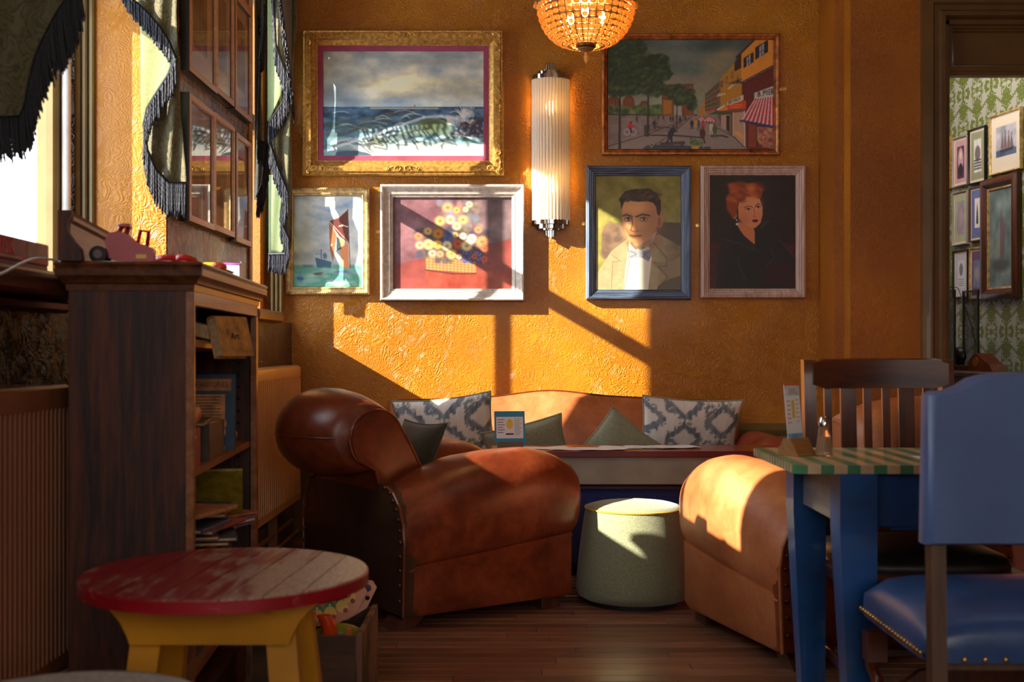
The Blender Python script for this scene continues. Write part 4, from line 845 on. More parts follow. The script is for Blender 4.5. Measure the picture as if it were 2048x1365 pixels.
# ------------------------------------------------------------------ pictures in the room beyond
def small(kind, seed):
    c = Cv(56, 72, 0, 0, 100, 130, (196, 186, 168)); n_ = c.n(4, 5, seed, 5)
    def panel(x0, y0, x1, y1, q, v_=40): c.fill(((c.X > x0) & (c.X < x1) & (c.Y > y0) & (c.Y < y1))*1.0, np.array(q, float)+(n_[..., None]-.5)*v_)
    if kind == 'ship':
        panel(16, 26, 86, 96, (150, 150, 160), 90); panel(16, 80, 86, 96, (70, 84, 110), 60)
        for x in (38, 48, 60, 70): c.poly([(x-7, 78), (x, 38+abs(x-50)*.6), (x+7, 78)], (110, 90, 90), .8); c.line([(x, 34+abs(x-50)*.6), (x, 84)], 1.2, (60, 50, 50))
        c.poly([(28, 80), (78, 78), (74, 86), (34, 87)], (50, 48, 60))
    elif kind == 'oval': panel(8, 6, 92, 124, (176, 136, 142), 20); panel(24, 22, 76, 112, (70, 44, 60)); c.ell(50, 60, 20, 34, (170, 140, 150)); c.ell(50, 88, 16, 18, (40, 30, 40)); c.ell(50, 48, 9, 11, (200, 170, 160))
    elif kind == 'engine': panel(6, 6, 94, 124, (130, 132, 104), 16); panel(26, 24, 74, 106, (190, 190, 186), 60); c.ell(50, 60, 18, 20, (60, 50, 56), .7); [c.line([(28, 76+k*7), (72, 76+k*7)], 3, (50, 50, 54)) for k in range(4)]
    elif kind == 'pale': panel(5, 5, 95, 125, (150, 160, 130), 16); panel(20, 20, 80, 108, (140, 132, 140), 60); c.ell(52, 62, 14, 24, (170, 140, 150), .6, .5)
    elif kind == 'figure': panel(5, 5, 95, 125, (92, 104, 150), 14); panel(30, 26, 72, 100, (206, 200, 190), 20); c.poly([(50, 36), (56, 60), (60, 90), (42, 90), (46, 56)], (40, 50, 80))
    elif kind == 'doc': panel(8, 8, 92, 122, (176, 182, 190), 12); panel(26, 26, 74, 106, (196, 196, 200), 10); c.ell(50, 52, 14, 18, (90, 90, 110), .8); [c.line([(32, 80+k*6), (68, 80+k*6)], 1.6, (110, 110, 124)) for k in range(4)]
    elif kind == 'group': panel(6, 6, 94, 124, (96, 70, 100), 16); panel(18, 30, 82, 104, (104, 112, 140), 70); c.ell(50, 66, 22, 16, (170, 150, 150), .6, .5)
    else: panel(0, 0, 100, 130, (96, 112, 112), 80); c.poly([(48, 30), (68, 52), (62, 90), (46, 92)], (96, 80, 84), .9); c.poly([(20, 90), (44, 40), (46, 92)], (120, 124, 118), .8); c.ell(50, 100, 34, 8, (60, 66, 66), .8, .5)
    return c
far = [('ship', 1983, 2046, 222, 344, 'gold_pale', .014, 'gilt framed print of a tall ship with wide cream mount'), ('engine', 1941, 1975, 254, 366, 'black', .012, 'dark framed grey print left of the ship print'), ('oval', 1909, 1939, 272, 372, 'greypaint', .012, 'pale framed pink print of an oval portrait'), ('ship', 1876, 1905, 274, 380, 'gold', .014, 'gilt framed print partly hidden behind the door jamb'),
       ('figure', 1943, 1971, 372, 482, 'mahog', .01, 'brown framed blue mounted figure print under the dark framed print'), ('pale', 1909, 1939, 382, 490, 'greypaint', .012, 'pale green framed faded print, middle row'), ('sea', 1968, 2042, 352, 598, 'footwood', .05, 'large brown carved frame holding a dim seascape'),
       ('doc', 1910, 1940, 500, 596, 'black', .01, 'black framed certificate in the bottom row'), ('group', 1943, 1972, 494, 598, 'gold_pale', .012, 'pale framed plum mounted photograph in the bottom row')]
for kind, pa, pb, ta, tb, fm, fwid, lab in far:
    sa, za, _ = onfar(pa, ta, .02); sb, zb, _ = onfar(pb, tb, .02); pc = (pa+pb)/2; s_, z0, p0 = onfar(pc, ta, .02); _, z1, _ = onfar(pc, tb, .02)
    w_ = abs(sb-sa); h_ = z0-z1; pp = onfar(pc, ta, .003)[2]
    t_ = thing('hung_print' if kind != 'sea' else 'carved_framed_seascape', lab+' in the room beyond', 'picture', (pp.x, pp.y, (z0+z1)/2), FA, 'pictures on the green wall')
    part('frame', G().frame(w_, h_, [(0, 0), (0, .02), (.003, .024), (fwid*.6, .022), (fwid, .014), (fwid, .008)]) if kind != 'sea' else G().frame(w_, h_, [(0, 0), (0, .03), (.02, .045), (.04, .045), (.055, .03), (.065, .02), (.07, .012)]), fm, t_)
    ins = fwid if kind != 'sea' else .068
    if kind == 'sea': part('inner_slip', G().frame(w_-.13, h_-.13, [(0, .012), (0, .022), (.012, .018), (.013, .01)]), 'gold_pale', t_)
    canvas('print', small(kind, int(pa)), w_-2*ins, h_-2*ins, 'paint_dull', t_, y=-.010)
# ------------------------------------------------------------------ club armchairs
def interp(tab, x):
    if x <= tab[0][0]: return tab[0][1]
    for (a, va), (b_, vb) in zip(tab, tab[1:]):
        if x <= b_: k = (x-a)/(b_-a); k = k*k*(3-2*k)*.5+k*.5; return va+(vb-va)*k
    return tab[-1][1]
def sq(a, p): c_ = math.cos(a); return math.copysign(abs(c_)**p, c_)
def sqs(a, p): c_ = math.sin(a); return math.copysign(abs(c_)**p, c_)
def seam(t_): return .215+.07*t_/.74
RO = [(.440, .055), (.445, .2), (.450, .33), (.440, .40), (.412, .46), (.365, .505), (.30, .53)]
def armchair(label, leath, back, group, loc, rz, far_detail=True, low=None):
    t_ = thing('club_armchair', label, 'armchair', loc, rz, group)
    TOP = [(-.06, .49), (0, .53), (.12, .585), (.26, .625), (.42, .643), (.56, .647), (.68, .627), (.76, .59)]
    for sg in (-1, 1):
        rings = []; N_ = 36
        st = [(-.02, .98), (-.01, 1), (.02, 1.0)]+[(x, 1) for x in np.linspace(.07, .72, 14)]+[(.75, .985), (.772, .93), (.788, .82), (.799, .62), (.803, .3)]
        for x, k in st:
            zt = interp(TOP, min(x, .76)); zb = seam(max(0, min(x, .76)))-.012; zc = (zt+zb)/2; hz = (zt-zb)/2*k; wy = (.142+.02*math.sin(max(0, min(1, x/.76))*PI))*(.55+.45*k if x > .7 else k**.5)
            ring = []
            for j in range(N_):
                a = 2*PI*j/N_; pe = .86 if math.sin(a) > 0 else .5; u = sq(a, pe)*wy; w_ = sqs(a, pe)*hz
                lean = -.035*(1-x/.5) if x < .5 else 0   # outline leans inwards at the rear top
                ring.append((x+.012*math.sin(a), sg*(.305+u+lean*max(0, w_/hz if hz else 0)), zc+w_))
            rings.append(ring)
        part('arm', G().loft(rings), leath, t_, angle=50)
        # lower panel under the seam
        rr = []
        for x in (0, .03, .4, .70, .738, .745):
            ins = .0 if .02 < x < .73 else .012; z1 = seam(x)+.02; y1 = .443-ins; y0 = .22
            rr.append([(x, sg*y0, .05), (x, sg*(y1-.012), .05), (x, sg*y1, .07), (x, sg*(y1+.004), z1), (x, sg*y0, z1)])
        part('arm_panel', G().loft(rr), low or leath, t_, angle=30)
        g = G()   # piping round the front face of the arm
        part('seam_piping', g.tube([(x, sg*(.441 if x < .74 else .43), seam(x)+.006) for x in np.linspace(-.005, .75, 14)], .0045, 6), low or leath, t_)
        pts = [(-.030, sg*y_, z_) for y_, z_ in RO]
        sm_ = []
        for i in range(len(pts)-1):
            for k in range(5): sm_.append(Vector(pts[i]).lerp(Vector(pts[i+1]), k/5))
        part('rear_piping', G().tube(sm_, .006, 6), low or leath, t_)
        g = G(); acc = 0; last = sm_[0]
        for p in sm_[1:]:
            acc += (p-last).length; last = p
            if acc > .03: acc = 0; g.sphere((p.x-.006, p.y-sg*.02, p.z), (.007, .0085, .0085), 8, 6)
        stuff(part('nailheads', g, 'bronze', t_))
        # back wing scroll side : comma profile, thickness in y
    prof = []
    for a in np.linspace(.13*PI, 1.22*PI, 20): prof.append((-.045+.112*math.cos(a), .70+.112*math.sin(a)))
    prof = [(.157, .569), (.105, .67)]+prof+[(-.05, .585), (-.035, .53), (-.03, .40), (-.02, .06), (.22, .06), (.25, .36)]
    g = G(); ys = (-.262, -.25, .25, .262)
    cx_, cz = .0, .62
    g.loft([[(cx_+(x-cx_)*(1 if abs(y) < .255 else .93), y, cz+(z-cz)*(1 if abs(y) < .255 else .97)) for x, z in prof] for y in ys])
    part('backrest', g, leath, t_, angle=40)
    for sg in (-1, 1): part('scroll_piping', G().tube([(x, sg*.257, z) for x, z in prof[:24]], .006, 6), leath, t_)
    rings = []
    for y in np.linspace(-.245, .245, 23):
        bgl = max(0, 1-(abs(y)/.262)**2)**.62; ry_ = .104+.092*bgl; rz_ = .104+.07*bgl; cxx = -.05-.075*bgl
        rings.append([(cxx+ry_*math.cos(2*PI*j/32), y, .705+.012*bgl+rz_*math.sin(2*PI*j/32)) for j in range(32)])
    part('back_roll', G().loft(rings), leath, t_, angle=60)
    part('roll_seam', G().tube([(-.05-.075*max(0, 1-(abs(y)/.262)**2)**.62-(.105+.092*max(0, 1-(abs(y)/.262)**2)**.62), y, .71) for y in np.linspace(-.24, .24, 20)], .0025, 5), leath, t_)
    # rear panel
    half_ = RO+[(.25, .535), (.25, .60)]; full = half_+[(-y_, z_) for y_, z_ in half_[::-1]]
    part('rear_panel', G().loft([[(x, y_*k, .3+(z_-.3)*k) for y_, z_ in full] for x, k in ((-.034, .97), (-.030, .995), (.03, .99))]), back, t_, angle=50)
    # seat
    def cush(x0, x1, y0, y1, z0, z1, nx=12):
        def f(u, v): return None
        g = G(); rings = []
        for k in np.linspace(0, 1, 11):
            a = PI*k; s_ = math.sin(a)**.35 if 0 < k < 1 else 0; z = (z0+z1)/2-(z1-z0)/2*math.cos(a)
            hx, hy = (x1-x0)/2*(.9+.1*s_), (y1-y0)/2*(.9+.1*s_)
            rings.append([((x0+x1)/2+hx*sq(2*PI*j/28, .35), (y0+y1)/2+hy*sqs(2*PI*j/28, .35), z+(.012*(1 if k > .5 else 0))) for j in range(28)])
        return g.loft(rings)
    part('seat_cushion', cush(.17, .80, -.17, .17, .27, .43), leath, t_, angle=50)
    part('seat_front', G().bx(.12, .735, -.24, .24, .055, .285, .02), leath, t_)
    part('rear_foot', G().prism([(-.055, 0), (.03, 0), (.09, .055), (.0, .055)], 'y', -.41, -.30), 'footwood', t_)
    part('rear_foot', G().prism([(-.055, 0), (.03, 0), (.09, .055), (.0, .055)], 'y', .30, .41), 'footwood', t_)
    for sg in (-1, 1): part('front_foot', G().bx(.62, .71, sg*.36-.045, sg*.36+.045, 0, .055, .003), 'footwood', t_)
    return t_
A0 = (-.62, 4.794, 0); AR = math.radians(33.7)
armchair('brown leather club armchair left of centre, seen from behind, radiator behind it', 'leather', 'leather_dk', 'leather club armchairs', A0, AR)
BR = math.atan2(.96, -.28)
armchair('pale tan leather club armchair beside the blue table, its sunlit arm towards the green pouffe', 'leather_lt', 'leather', 'leather club armchairs', (1.29, 4.04, 0), BR)
rc = armchair('oxblood leather armchair against the wall behind the slat back chair', 'leather_red', 'leather_red', 'leather club armchairs', (1.98, 5.72, 0), math.radians(-100)); rc.scale = (.9, .9, .82)
def pillow(name, mat, w, h, th, mtx, parent=None, label=None, pipe=None, cv=None, seed=0):
    """cushion in its own XZ plane, front face -Y"""
    nu, nv = (61, 49) if cv is not None else (25, 21)
    rs = random.Random(seed); ph = rs.random()*6
    def f(u, v, s_):
        a, b_ = u*2-1, v*2-1
        x = w/2*a*(1-.09*(1-b_*b_)); z = h/2*b_*(1-.09*(1-a*a))
        e = max(0, (1-a*a)*(1-b_*b_)); y = -s_*th/2*e**.42*(1+.06*math.sin(5*a+ph)*math.cos(4*b_))
        return mtx @ Vector((x, y, z))
    root = thing(name, label, 'cushion', tuple(mtx.translation)) if parent is None else parent
    inv = RM[root].inverted()
    for s_ in (1, -1):
        g = G(); g.grid(lambda u, v: inv @ f(u, v, s_), nu, nv)
        me = finish('cover', g, mat, 180)
        if cv is not None:
            im = cv.out(); ny, nx = im.shape[:2]; cc = []
            for j in range(nv):
                for i in range(nu): cc.append(im[min(ny-1, int((1-j/(nv-1))*(ny-1))), min(nx-1, int(i/(nu-1)*(nx-1)))])
            at = me.color_attributes.new('Col', 'FLOAT_COLOR', 'POINT'); at.data.foreach_set('color', np.concatenate([np.array(cc), np.ones((len(cc), 1))], 1).astype(np.float32).ravel())
        part('front_cover' if s_ == 1 else 'back_cover', me, None, root)
    ring = [(k/12, 0) for k in range(12)]+[(1, k/12) for k in range(12)]+[(1-k/12, 1) for k in range(12)]+[(0, 1-k/12) for k in range(12)]
    part('piping', G().tube([inv @ f(u, v, 0) for u, v in ring], .005, 6, True), pipe or mat, root)
    return root
def TR(loc, rx=0, ry=0, rz=0): return Matrix.Translation(loc) @ Matrix.Rotation(rz, 4, 'Z') @ Matrix.Rotation(ry, 4, 'Y') @ Matrix.Rotation(rx, 4, 'X')
ax = Vector((math.cos(AR), math.sin(AR), 0)); ay = Vector((-math.sin(AR), math.cos(AR), 0))
def inA(x, y, z): return Vector(A0)+ax*x+ay*y+Vector((0, 0, z))
pillow('dark_green_cushion', 'dark_green', .34, .32, .10, TR(inA(.215, -.06, .60), 0, 0, AR+PI/2) @ Matrix.Rotation(math.radians(24), 4, 'X'), label='dark green velvet cushion leaning in the left armchair', seed=3)
# ------------------------------------------------------------------ sofa
s = thing('leather_sofa', 'tan leather camel back sofa along the back wall', 'sofa', (.36, 6.19, 0))
rings = []
for x in np.linspace(-1.02, .86, 49):
    hp = .035*math.exp(-((x+.16)/.24)**2); edge = min(1, (x+1.03)/.05, (.87-x)/.05)**.5 if -1.02 < x < .86 else .5
    zt = .772+hp+.012*math.cos(x*2.2)-.022*max(0, x-.25)
    th = .075*edge; rings.append([(x, .36+y_, z_) for y_, z_ in ((-.16*edge-.02, .40), (-.135*edge-.02, .60), (-.10*edge, zt-.03), (-.075*edge, zt-.006), (-.03, zt), (.03*edge, zt-.006), (.05*edge, zt-.04), (.06*edge, .3))])
part('backrest', G().loft(rings), 'leather_lt', s, angle=50)
part('top_piping', G().tube([(p[3][0], p[3][1]+.005, p[3][2]+.004) for p in rings], .0045, 6), 'leather', s)
for xx in (-.34, .36):
    part('back_seam', G().tube([(xx, .36-.10-.001*k, .76-.05*k) for k in range(7)], .002, 4), 'leather', s)
for sg, x0 in ((-1, -1.14), (1, .94)):
    rings = []
    for y, k in ((-.40, .7), (-.38, .95), (-.3, 1), (0, 1), (.25, .97), (.33, .8), (.36, .5)):
        rings.append([(x0+.115*k*math.cos(a), y, .50+.105*k*math.sin(a)+(0)) for a in np.linspace(0, 2*PI, 24, endpoint=False)])
    part('arm_roll', G().loft(rings), 'leather_red', s, angle=50)
    part('arm_panel', G().bx(x0-.085, x0+.085, -.37, .33, .06, .46, .02), 'leather', s)
part('seat_cushion', G().bx(-1.03, -.11, -.38, .22, .26, .42, .045), 'leather_lt', s); part('seat_cushion', G().bx(-.10, .84, -.38, .22, .26, .42, .045), 'leather_lt', s)
part('base', G().bx(-1.05, .86, -.36, .40, .06, .26, .01), 'leather', s)
for x in (-1.1, .9):
    for y in (-.32, .32): part('foot', G().lathe([(.03, 0), (.03, .02), (.022, .06), (0, .06)], 12, (x, y, 0)), 'footwood', s)
def kilim(seed, shift=0):
    c = Cv(110, 80, 0, 0, 110, 80, (206, 204, 200)); g_ = (112, 122, 132)
    n_ = c.n(50, 6, seed, 3); X = c.X+shift
    u = np.mod(X, 44); v = np.mod(c.Y+np.floor(X/44)*20, 40)
    st_u = np.round(u/2)*2; dia = np.abs(st_u-22)/15+np.abs(v-20)/12; band = np.abs(np.mod(st_u-22+1.35*(v-20)+33, 66)-33); saw = np.mod(v, 6) < np.mod(st_u, 6)
    dark = ((dia > 1.0) & (dia < 1.95)) & (saw | (dia < 1.62)); c.fill(dark*1.0, np.array(g_, float)+(n_[..., None]-.5)*70)
    for cx_ in (6, 50, 94):
        for cy in (8, 48):
            x0, y0 = cx_-shift % 44, cy
            for k in range(9): a = k*.75; r_ = 1.5+k*.62; c.ell(x0+r_*math.cos(a), y0+r_*math.sin(a), 1.9, 1.9, g_ if k % 9 else (206, 204, 200))
    c.im += (n_[..., None]-.5)*22; return c
M['kilim'] = vcol('kilim_weave', .95, 0, .5, 300)
def cushion_at(px, py, Y): return P(px, py, Y)
pillow('patterned_cushion', 'kilim', .52, .42, .17, TR(cushion_at(893, 872, 6.16), math.radians(12), math.radians(-6), math.radians(-8)), label='grey and cream patterned cushion at the left end of the sofa', cv=kilim(5, 8), pipe='sage_velvet', seed=5)
pillow('patterned_cushion', 'kilim', .52, .38, .17, TR(cushion_at(1378, 868, 6.08), math.radians(14), math.radians(3), math.radians(6)), label='grey and cream patterned cushion at the right end of the sofa', cv=kilim(6, 22), pipe='sage_velvet', seed=6)
pillow('sage_cushion', 'sage_velvet', .42, .24, .11, TR(cushion_at(1052, 890, 6.04), math.radians(20), math.radians(-14), 0), label='plain sage cushion slumped behind the menu stand', seed=8)
pillow('sage_cushion', 'sage_velvet', .34, .34, .11, TR(cushion_at(1238, 905, 6.0), math.radians(18), math.radians(38), 0), label='plain sage cushion leaning on the right patterned cushion', seed=9)
# ------------------------------------------------------------------ long table and pouffe
lt = thing('long_coffee_table', 'long grey painted coffee table with a red varnished top in front of the sofa', 'table', (.54, 5.62, 0))
x0, x1 = -.64, .78
part('tabletop', G().bx(x0, x1, -.18, .18, .553, .578, .004), 'redtop', lt)
part('top_edge', G().bx(x0-.003, x1+.003, -.186, -.1802, .551, .577, .002), 'rededge', lt)
for y in (-.155, .155): part('apron', G().bx(x0+.05, x1-.05, y-.01, y+.01, .425, .552, .003), 'greypaint', lt)
for x in (x0+.05, x1-.05):
    part('apron', G().bx(x-.01, x+.01, -.14, .14, .425, .552, .003), 'greypaint', lt)
    for y in (-.15, .15): part('leg', G().loft([[(x+a*q-.0, y+b_*q, z) for a, b_ in ((-1, -1), (1, -1), (1, 1), (-1, 1))] for z, q in ((0, .018), (.42, .03), (.5515, .03))]), 'rededge' if x > 0 else 'greypaint', lt)
nb = thing('navy_footstool', 'navy cloth covered bench under the long coffee table', 'bench', (.45, 5.62, 0))
part('cover', G().bx(-.42, .42, -.13, .13, .03, .40, .03), 'navy', nb)
for x in (-.36, .36): part('leg', G().bx(x-.02, x+.02, -.08, .08, 0, .04), 'footwood', nb)
pf_ = thing('round_pouffe', 'round sage green wool pouffe with mustard piping between the armchairs', 'pouffe', (.505, 4.97, 0))
g = G(); pr = [(.0, .018), (.21, .018), (.232, .03), (.240, .055), (.238, .10), (.230, .18), (.217, .28), (.205, .36), (.200, .385)]
part('side_cover', g.lathe(pr, 48), 'green_cloth', pf_, angle=60)
part('top_cover', G().lathe([(.200, .385), (.192, .395), (.16, .404), (.10, .412), (.04, .415), (0, .4155)], 48), 'green_cloth', pf_, angle=60)
part('piping', G().tube([(.2015*math.cos(a), .2015*math.sin(a), .387) for a in np.linspace(0, 2*PI, 48, endpoint=False)], .0042, 6, True), 'piping', pf_)
part('plinth', G().lathe([(0, 0), (.205, 0), (.205, .02), (0, .02)], 40), 'black_ply', pf_)
# ------------------------------------------------------------------ blue table with striped top
bt = thing('blue_table', 'blue painted table with green and cream striped top at the right', 'table', (1.22, 3.22, 0))
TX0, TX1, TY0, TY1 = .695, 1.75, 2.95, 3.47; ox, oy = 1.22, 3.22
def rrect(x0, x1, y0, y1, r, n=5):
    p = []
    for cx_, cy, a0 in ((x1-r, y0+r, -PI/2), (x1-r, y1-r, 0), (x0+r, y1-r, PI/2), (x0+r, y0+r, PI)):
        for k in range(n+1): a = a0+k*PI/2/n; p.append((cx_+r*math.cos(a), cy+r*math.sin(a)))
    return p
# stripes: each board of the striped top is a piece of its own
sw_ = .0325; k = 0; x = TX0-ox
while x < TX1-ox-.001:
    xb = min(x+sw_, TX1-ox)
    if k == 0 or xb >= TX1-ox-.001:
        r_ = .022; sg = k == 0; pts = []
        n_ = 6
        if sg: pts = [(xb, TY0-oy), (xb, TY1-oy)]+[(x+r_+r_*math.cos(a), TY1-oy-r_+r_*math.sin(a)) for a in np.linspace(PI/2, PI, n_)]+[(x+r_+r_*math.cos(a), TY0-oy+r_+r_*math.sin(a)) for a in np.linspace(PI, 1.5*PI, n_)]
        else: pts = [(x, TY1-oy), (x, TY0-oy), (xb, TY0-oy), (xb, TY1-oy)]
        g = G().loft([[(p[0], p[1], z) for p in pts] for z in (.738, .7595)])
    else: g = G().bx(x, xb, TY0-oy, TY1-oy, .738, .7595)
    part('top_stripe', g, 'green_check' if k % 2 == 0 else 'cream_check', bt, flat=(k > 0)); x = xb; k += 1
for i in range(15): # short stripes let into the left edge
    y = TY0-oy+.03+i*.032
    part('edge_stripe', G().bx(TX0-ox-.0015, TX0-ox+.002, y, y+.016, .7385, .759), 'cream_check' , bt, flat=True)
LX = (.850-ox, 1.68-ox)
for lx in LX:
    for ly in (3.0-oy, 3.405-oy):
        lx = lx-(.02 if ly > 0 and lx < 0 else 0)
        g = G().loft([[(lx+a*q+(.05-q), ly+b_*q, z) for a, b_ in ((-1, -1), (1, -1), (1, 1), (-1, 1))] for z, q in ((0, .030), (.59, .046), (.7375, .046))])
        part('leg', g, 'bluepaint', bt)
part('end_apron', G().bx(.815-ox, .835-ox, 3.05-oy, 3.36-oy, .61, .7375, .002), 'greyblue_apron', bt, 'grey unpainted end apron')
part('end_apron', G().bx(1.70-ox, 1.72-ox, 3.05-oy, 3.36-oy, .61, .7375, .002), 'bluepaint', bt)
part('back_apron', G().bx(.85-ox, 1.67-ox, 3.42-oy, 3.44-oy, .60, .7375, .002), 'bluepaint', bt)
part('front_rail', G().bx(.945-ox, 1.64-ox, 2.985-oy, 3.0-oy, .594, .7375, .002), 'bluepaint', bt)
part('drawer_front', G().bx(.908-ox, 1.62-ox, 2.981-oy, 2.992-oy, .602, .733, .003), 'bluepaint', bt)
# ------------------------------------------------------------------ blue leather chair (foreground right)
bc = thing('blue_leather_chair', 'blue leather chair with brass nailheads, its back to the camera at the right edge', 'chair', (1.11, 2.65, 0)); ox, oy = 1.11, 2.65
X0, X1 = .835, 1.42
out = [(X0-.01, .655), (X0-.008, .955), (X0+.005, .962), (X0+.03, .963), (X0+.055, .972), (X0+.08, .988), (X0+.11, .996), (X0+.16, 1.0), (X1-.16, 1.0), (X1-.11, .996), (X1-.08, .988), (X1-.055, .972), (X1-.03, .963), (X1+.008, .955), (X1+.01, .655)]
bowl = lambda x: -.012*math.cos((x-(X0+X1)/2)/(X1-X0)*PI)
def bback(y0, k):
    cx_, cz = (X0+X1)/2, .82
    return [((cx_+(x-cx_)*k)-ox, y0-oy+(z-.8)*-.03, cz+(z-cz)*k) for x, z in out]
part('back_pad', G().loft([bback(2.375, .965), bback(2.385, .99), bback(2.40, 1.0), bback(2.43, 1.0), bback(2.445, .975)]), 'blue_back', bc, angle=50)
for sx in (X0+.004, X1-.034):
    part('back_post', G().loft([[(sx-ox+a*.030, 2.395-oy+b_*.035+d, z) for a, b_ in ((0, 0), (1, 0), (1, 1), (0, 1))] for z, d in ((0, -.03), (.42, .0), (.67, .008))]), 'post', bc)
# seat: domed cushion
SX0, SX1, SY0, SY1 = .845, 1.41, 2.445, 2.93
rings = []
for k, (q, z) in enumerate(((1, .405), (1.0, .43), (.995, .455), (.965, .478), (.90, .494), (.75, .507), (.5, .515), (.2, .518))):
    rings.append([((SX0+SX1)/2-ox+(SX1-SX0)/2*q*sq(2*PI*(j+.5)/112, .15+.2*(z > .47)), (SY0+SY1)/2-oy+(SY1-SY0)/2*q*sqs(2*PI*(j+.5)/112, .15+.2*(z > .47)), z) for j in range(112)])
part('seat_pad', G().loft(rings), 'blue_leather', bc, angle=60)
part('seat_frame', G().bx(SX0+.035-ox, SX1-.035-ox, SY0+.03-oy, SY1-.03-oy, .38, .41, .004), 'post', bc)
g = G(); n_ = 0
for i in range(22): g.sphere((SX0-ox-.002, SY0+.03-oy+i*.0202, .418), (.004, .0062, .0062), 8, 6)
for i in range(13): g.sphere((SX0+.035-ox+i*.042, SY0-oy-.002, .413), (.0062, .004, .0062), 8, 6)
for z in (.43, .447, .465): g.sphere((SX0+.008-ox, SY0-oy+.002, z-.01), (.0062, .005, .0062), 8, 6)
stuff(part('nailheads', g, 'brass', bc))
def twist(cx_, cy):
    r_ = [[(cx_+a*.024, cy+b_*.024, z) for a, b_ in ((-1, -1), (1, -1), (1, 1), (-1, 1))] for z in (0, .08)]
    g = G().loft(r_); rr = []
    for i in range(40):
        z = .08+i*.0055; a = i*.42
        rr.append([(cx_+.007*math.cos(a)+.016*math.cos(2*PI*j/12), cy+.007*math.sin(a)+.016*math.sin(2*PI*j/12), z) for j in range(12)])
    g.loft(rr); return g.loft([[(cx_+a*.024, cy+b_*.024, z) for a, b_ in ((-1, -1), (1, -1), (1, 1), (-1, 1))] for z in (.295, .366)])
for sx in (SX0+.03, SX1-.03): part('twisted_leg', twist(sx-ox, SY1-.035-oy), 'mahog', bc)
# carved stretchers
cs = [(SX0+.03-ox, .30), (SX0+.06-ox, .285), (SX0+.10-ox, .30), (SX0+.14-ox, .33), (SX0+.20-ox, .335), (SX0+.28-ox, .365), (SX1-.28-ox, .365), (SX1-.20-ox, .335), (SX1-.14-ox, .33), (SX1-.06-ox, .285), (SX1-.03-ox, .30), (SX1-.03-ox, .22), (SX0+.03-ox, .22)]
part('carved_stretcher', G().prism(cs, 'y', SY0-.0-oy, SY0+.022-oy), 'post', bc)
g = G()
for i, x in enumerate((.06, .10, .155, .195)):
    g.tube([(SX0+x-ox+.008*math.sin(q*PI), SY0-.004-oy, .36-.05*q) for q in np.linspace(0, 1, 7)], .005, 6)
part('carved_curls', g, 'post', bc)
part('carved_stretcher', G().prism([(p[0], p[1]-.06) for p in cs], 'y', SY1-.04-oy, SY1-.02-oy), 'mahog', bc)
for sx in (SX0+.02, SX1-.04): part('side_stretcher', G().bx(sx-ox, sx+.02-ox, SY0+.0-oy, SY1-.05-oy, .12, .15, .004), 'post', bc)
# ------------------------------------------------------------------ slat back chair behind the blue table
sc_ = thing('slat_back_chair', 'dark mahogany slat back chair on the far side of the blue table', 'chair', (1.12, 3.56, 0)); ox, oy = 1.13, 3.6
def rail(z0, z1, x0, x1, y, bow=.02, th=.026, r=.012):
    rings = []
    for i in range(13):
        u = i/12; x = x0+(x1-x0)*u; d = bow*math.sin(u*PI); e = r if i in (0, 12) else 0
        rings.append([(x-ox, y+d-oy, z0+e), (x-ox, y+d+th-oy, z0+e), (x-ox, y+d+th-oy, z1-e), (x-ox, y+d+th*.5-oy, z1-e+.004), (x-ox, y+d-oy, z1-e)])
    return G().loft(rings)
part('top_rail', rail(.925, 1.012, .925, 1.335, 3.68), 'mahog_x', sc_)
for sx in (.898, 1.318):
    part('back_post', G().loft([[(sx-ox+a*.036, 3.665-oy+b_*.04+d, z) for a, b_ in ((0, 0), (1, 0), (1, 1), (0, 1))] for z, d in ((0, .07), (.30, .01), (.46, .0), (.70, .0), (.95, .022), (1.005, .026), (1.012, .03))]), 'mahog', sc_)
for i, (xx, ww) in enumerate(((.963, .022), (1.013, .047), (1.083, .024), (1.14, .023), (1.19, .047), (1.265, .022))):
    part('slat', G().loft([[(xx-ox+a*ww, 3.695-oy+b_*.012+d, z) for a, b_ in ((0, 0), (1, 0), (1, 1), (0, 1))] for z, d in ((.50, .0), (.70, -.008), (.93, .008))]), 'mahog', sc_)
part('lower_rail', rail(.47, .51, .93, 1.32, 3.685, .01), 'mahog_x', sc_)
part('seat_frame', G().bx(.885-ox, 1.375-ox, 3.16-oy, 3.68-oy, .405, .455, .012), 'mahog_x', sc_)
rings = [[(1.13-ox+.225*q*sq(2*PI*j/36, .4), 3.42-oy+.235*q*sqs(2*PI*j/36, .4), z) for j in range(36)] for q, z in ((1, .455), (1.01, .468), (.97, .486), (.8, .50), (.45, .508), (.1, .51))]
part('seat_pad', G().loft(rings), 'black_leather', sc_, angle=60)
for sx in (.895, 1.335): part('front_leg', G().loft([[(sx-ox+a*q+.015, 3.185-oy+b_*q, z) for a, b_ in ((-1, -1), (1, -1), (1, 1), (-1, 1))] for z, q in ((0, .014), (.3, .02), (.41, .021))]), 'mahog', sc_)
for sx in (.90, 1.33): part('side_stretcher', G().bx(sx-ox, sx+.018-ox, 3.2-oy, 3.68-oy, .17, .2, .004), 'mahog', sc_)
part('cross_stretcher', G().bx(.91-ox, 1.34-ox, 3.42-oy, 3.44-oy, .175, .2, .004), 'mahog_x', sc_)
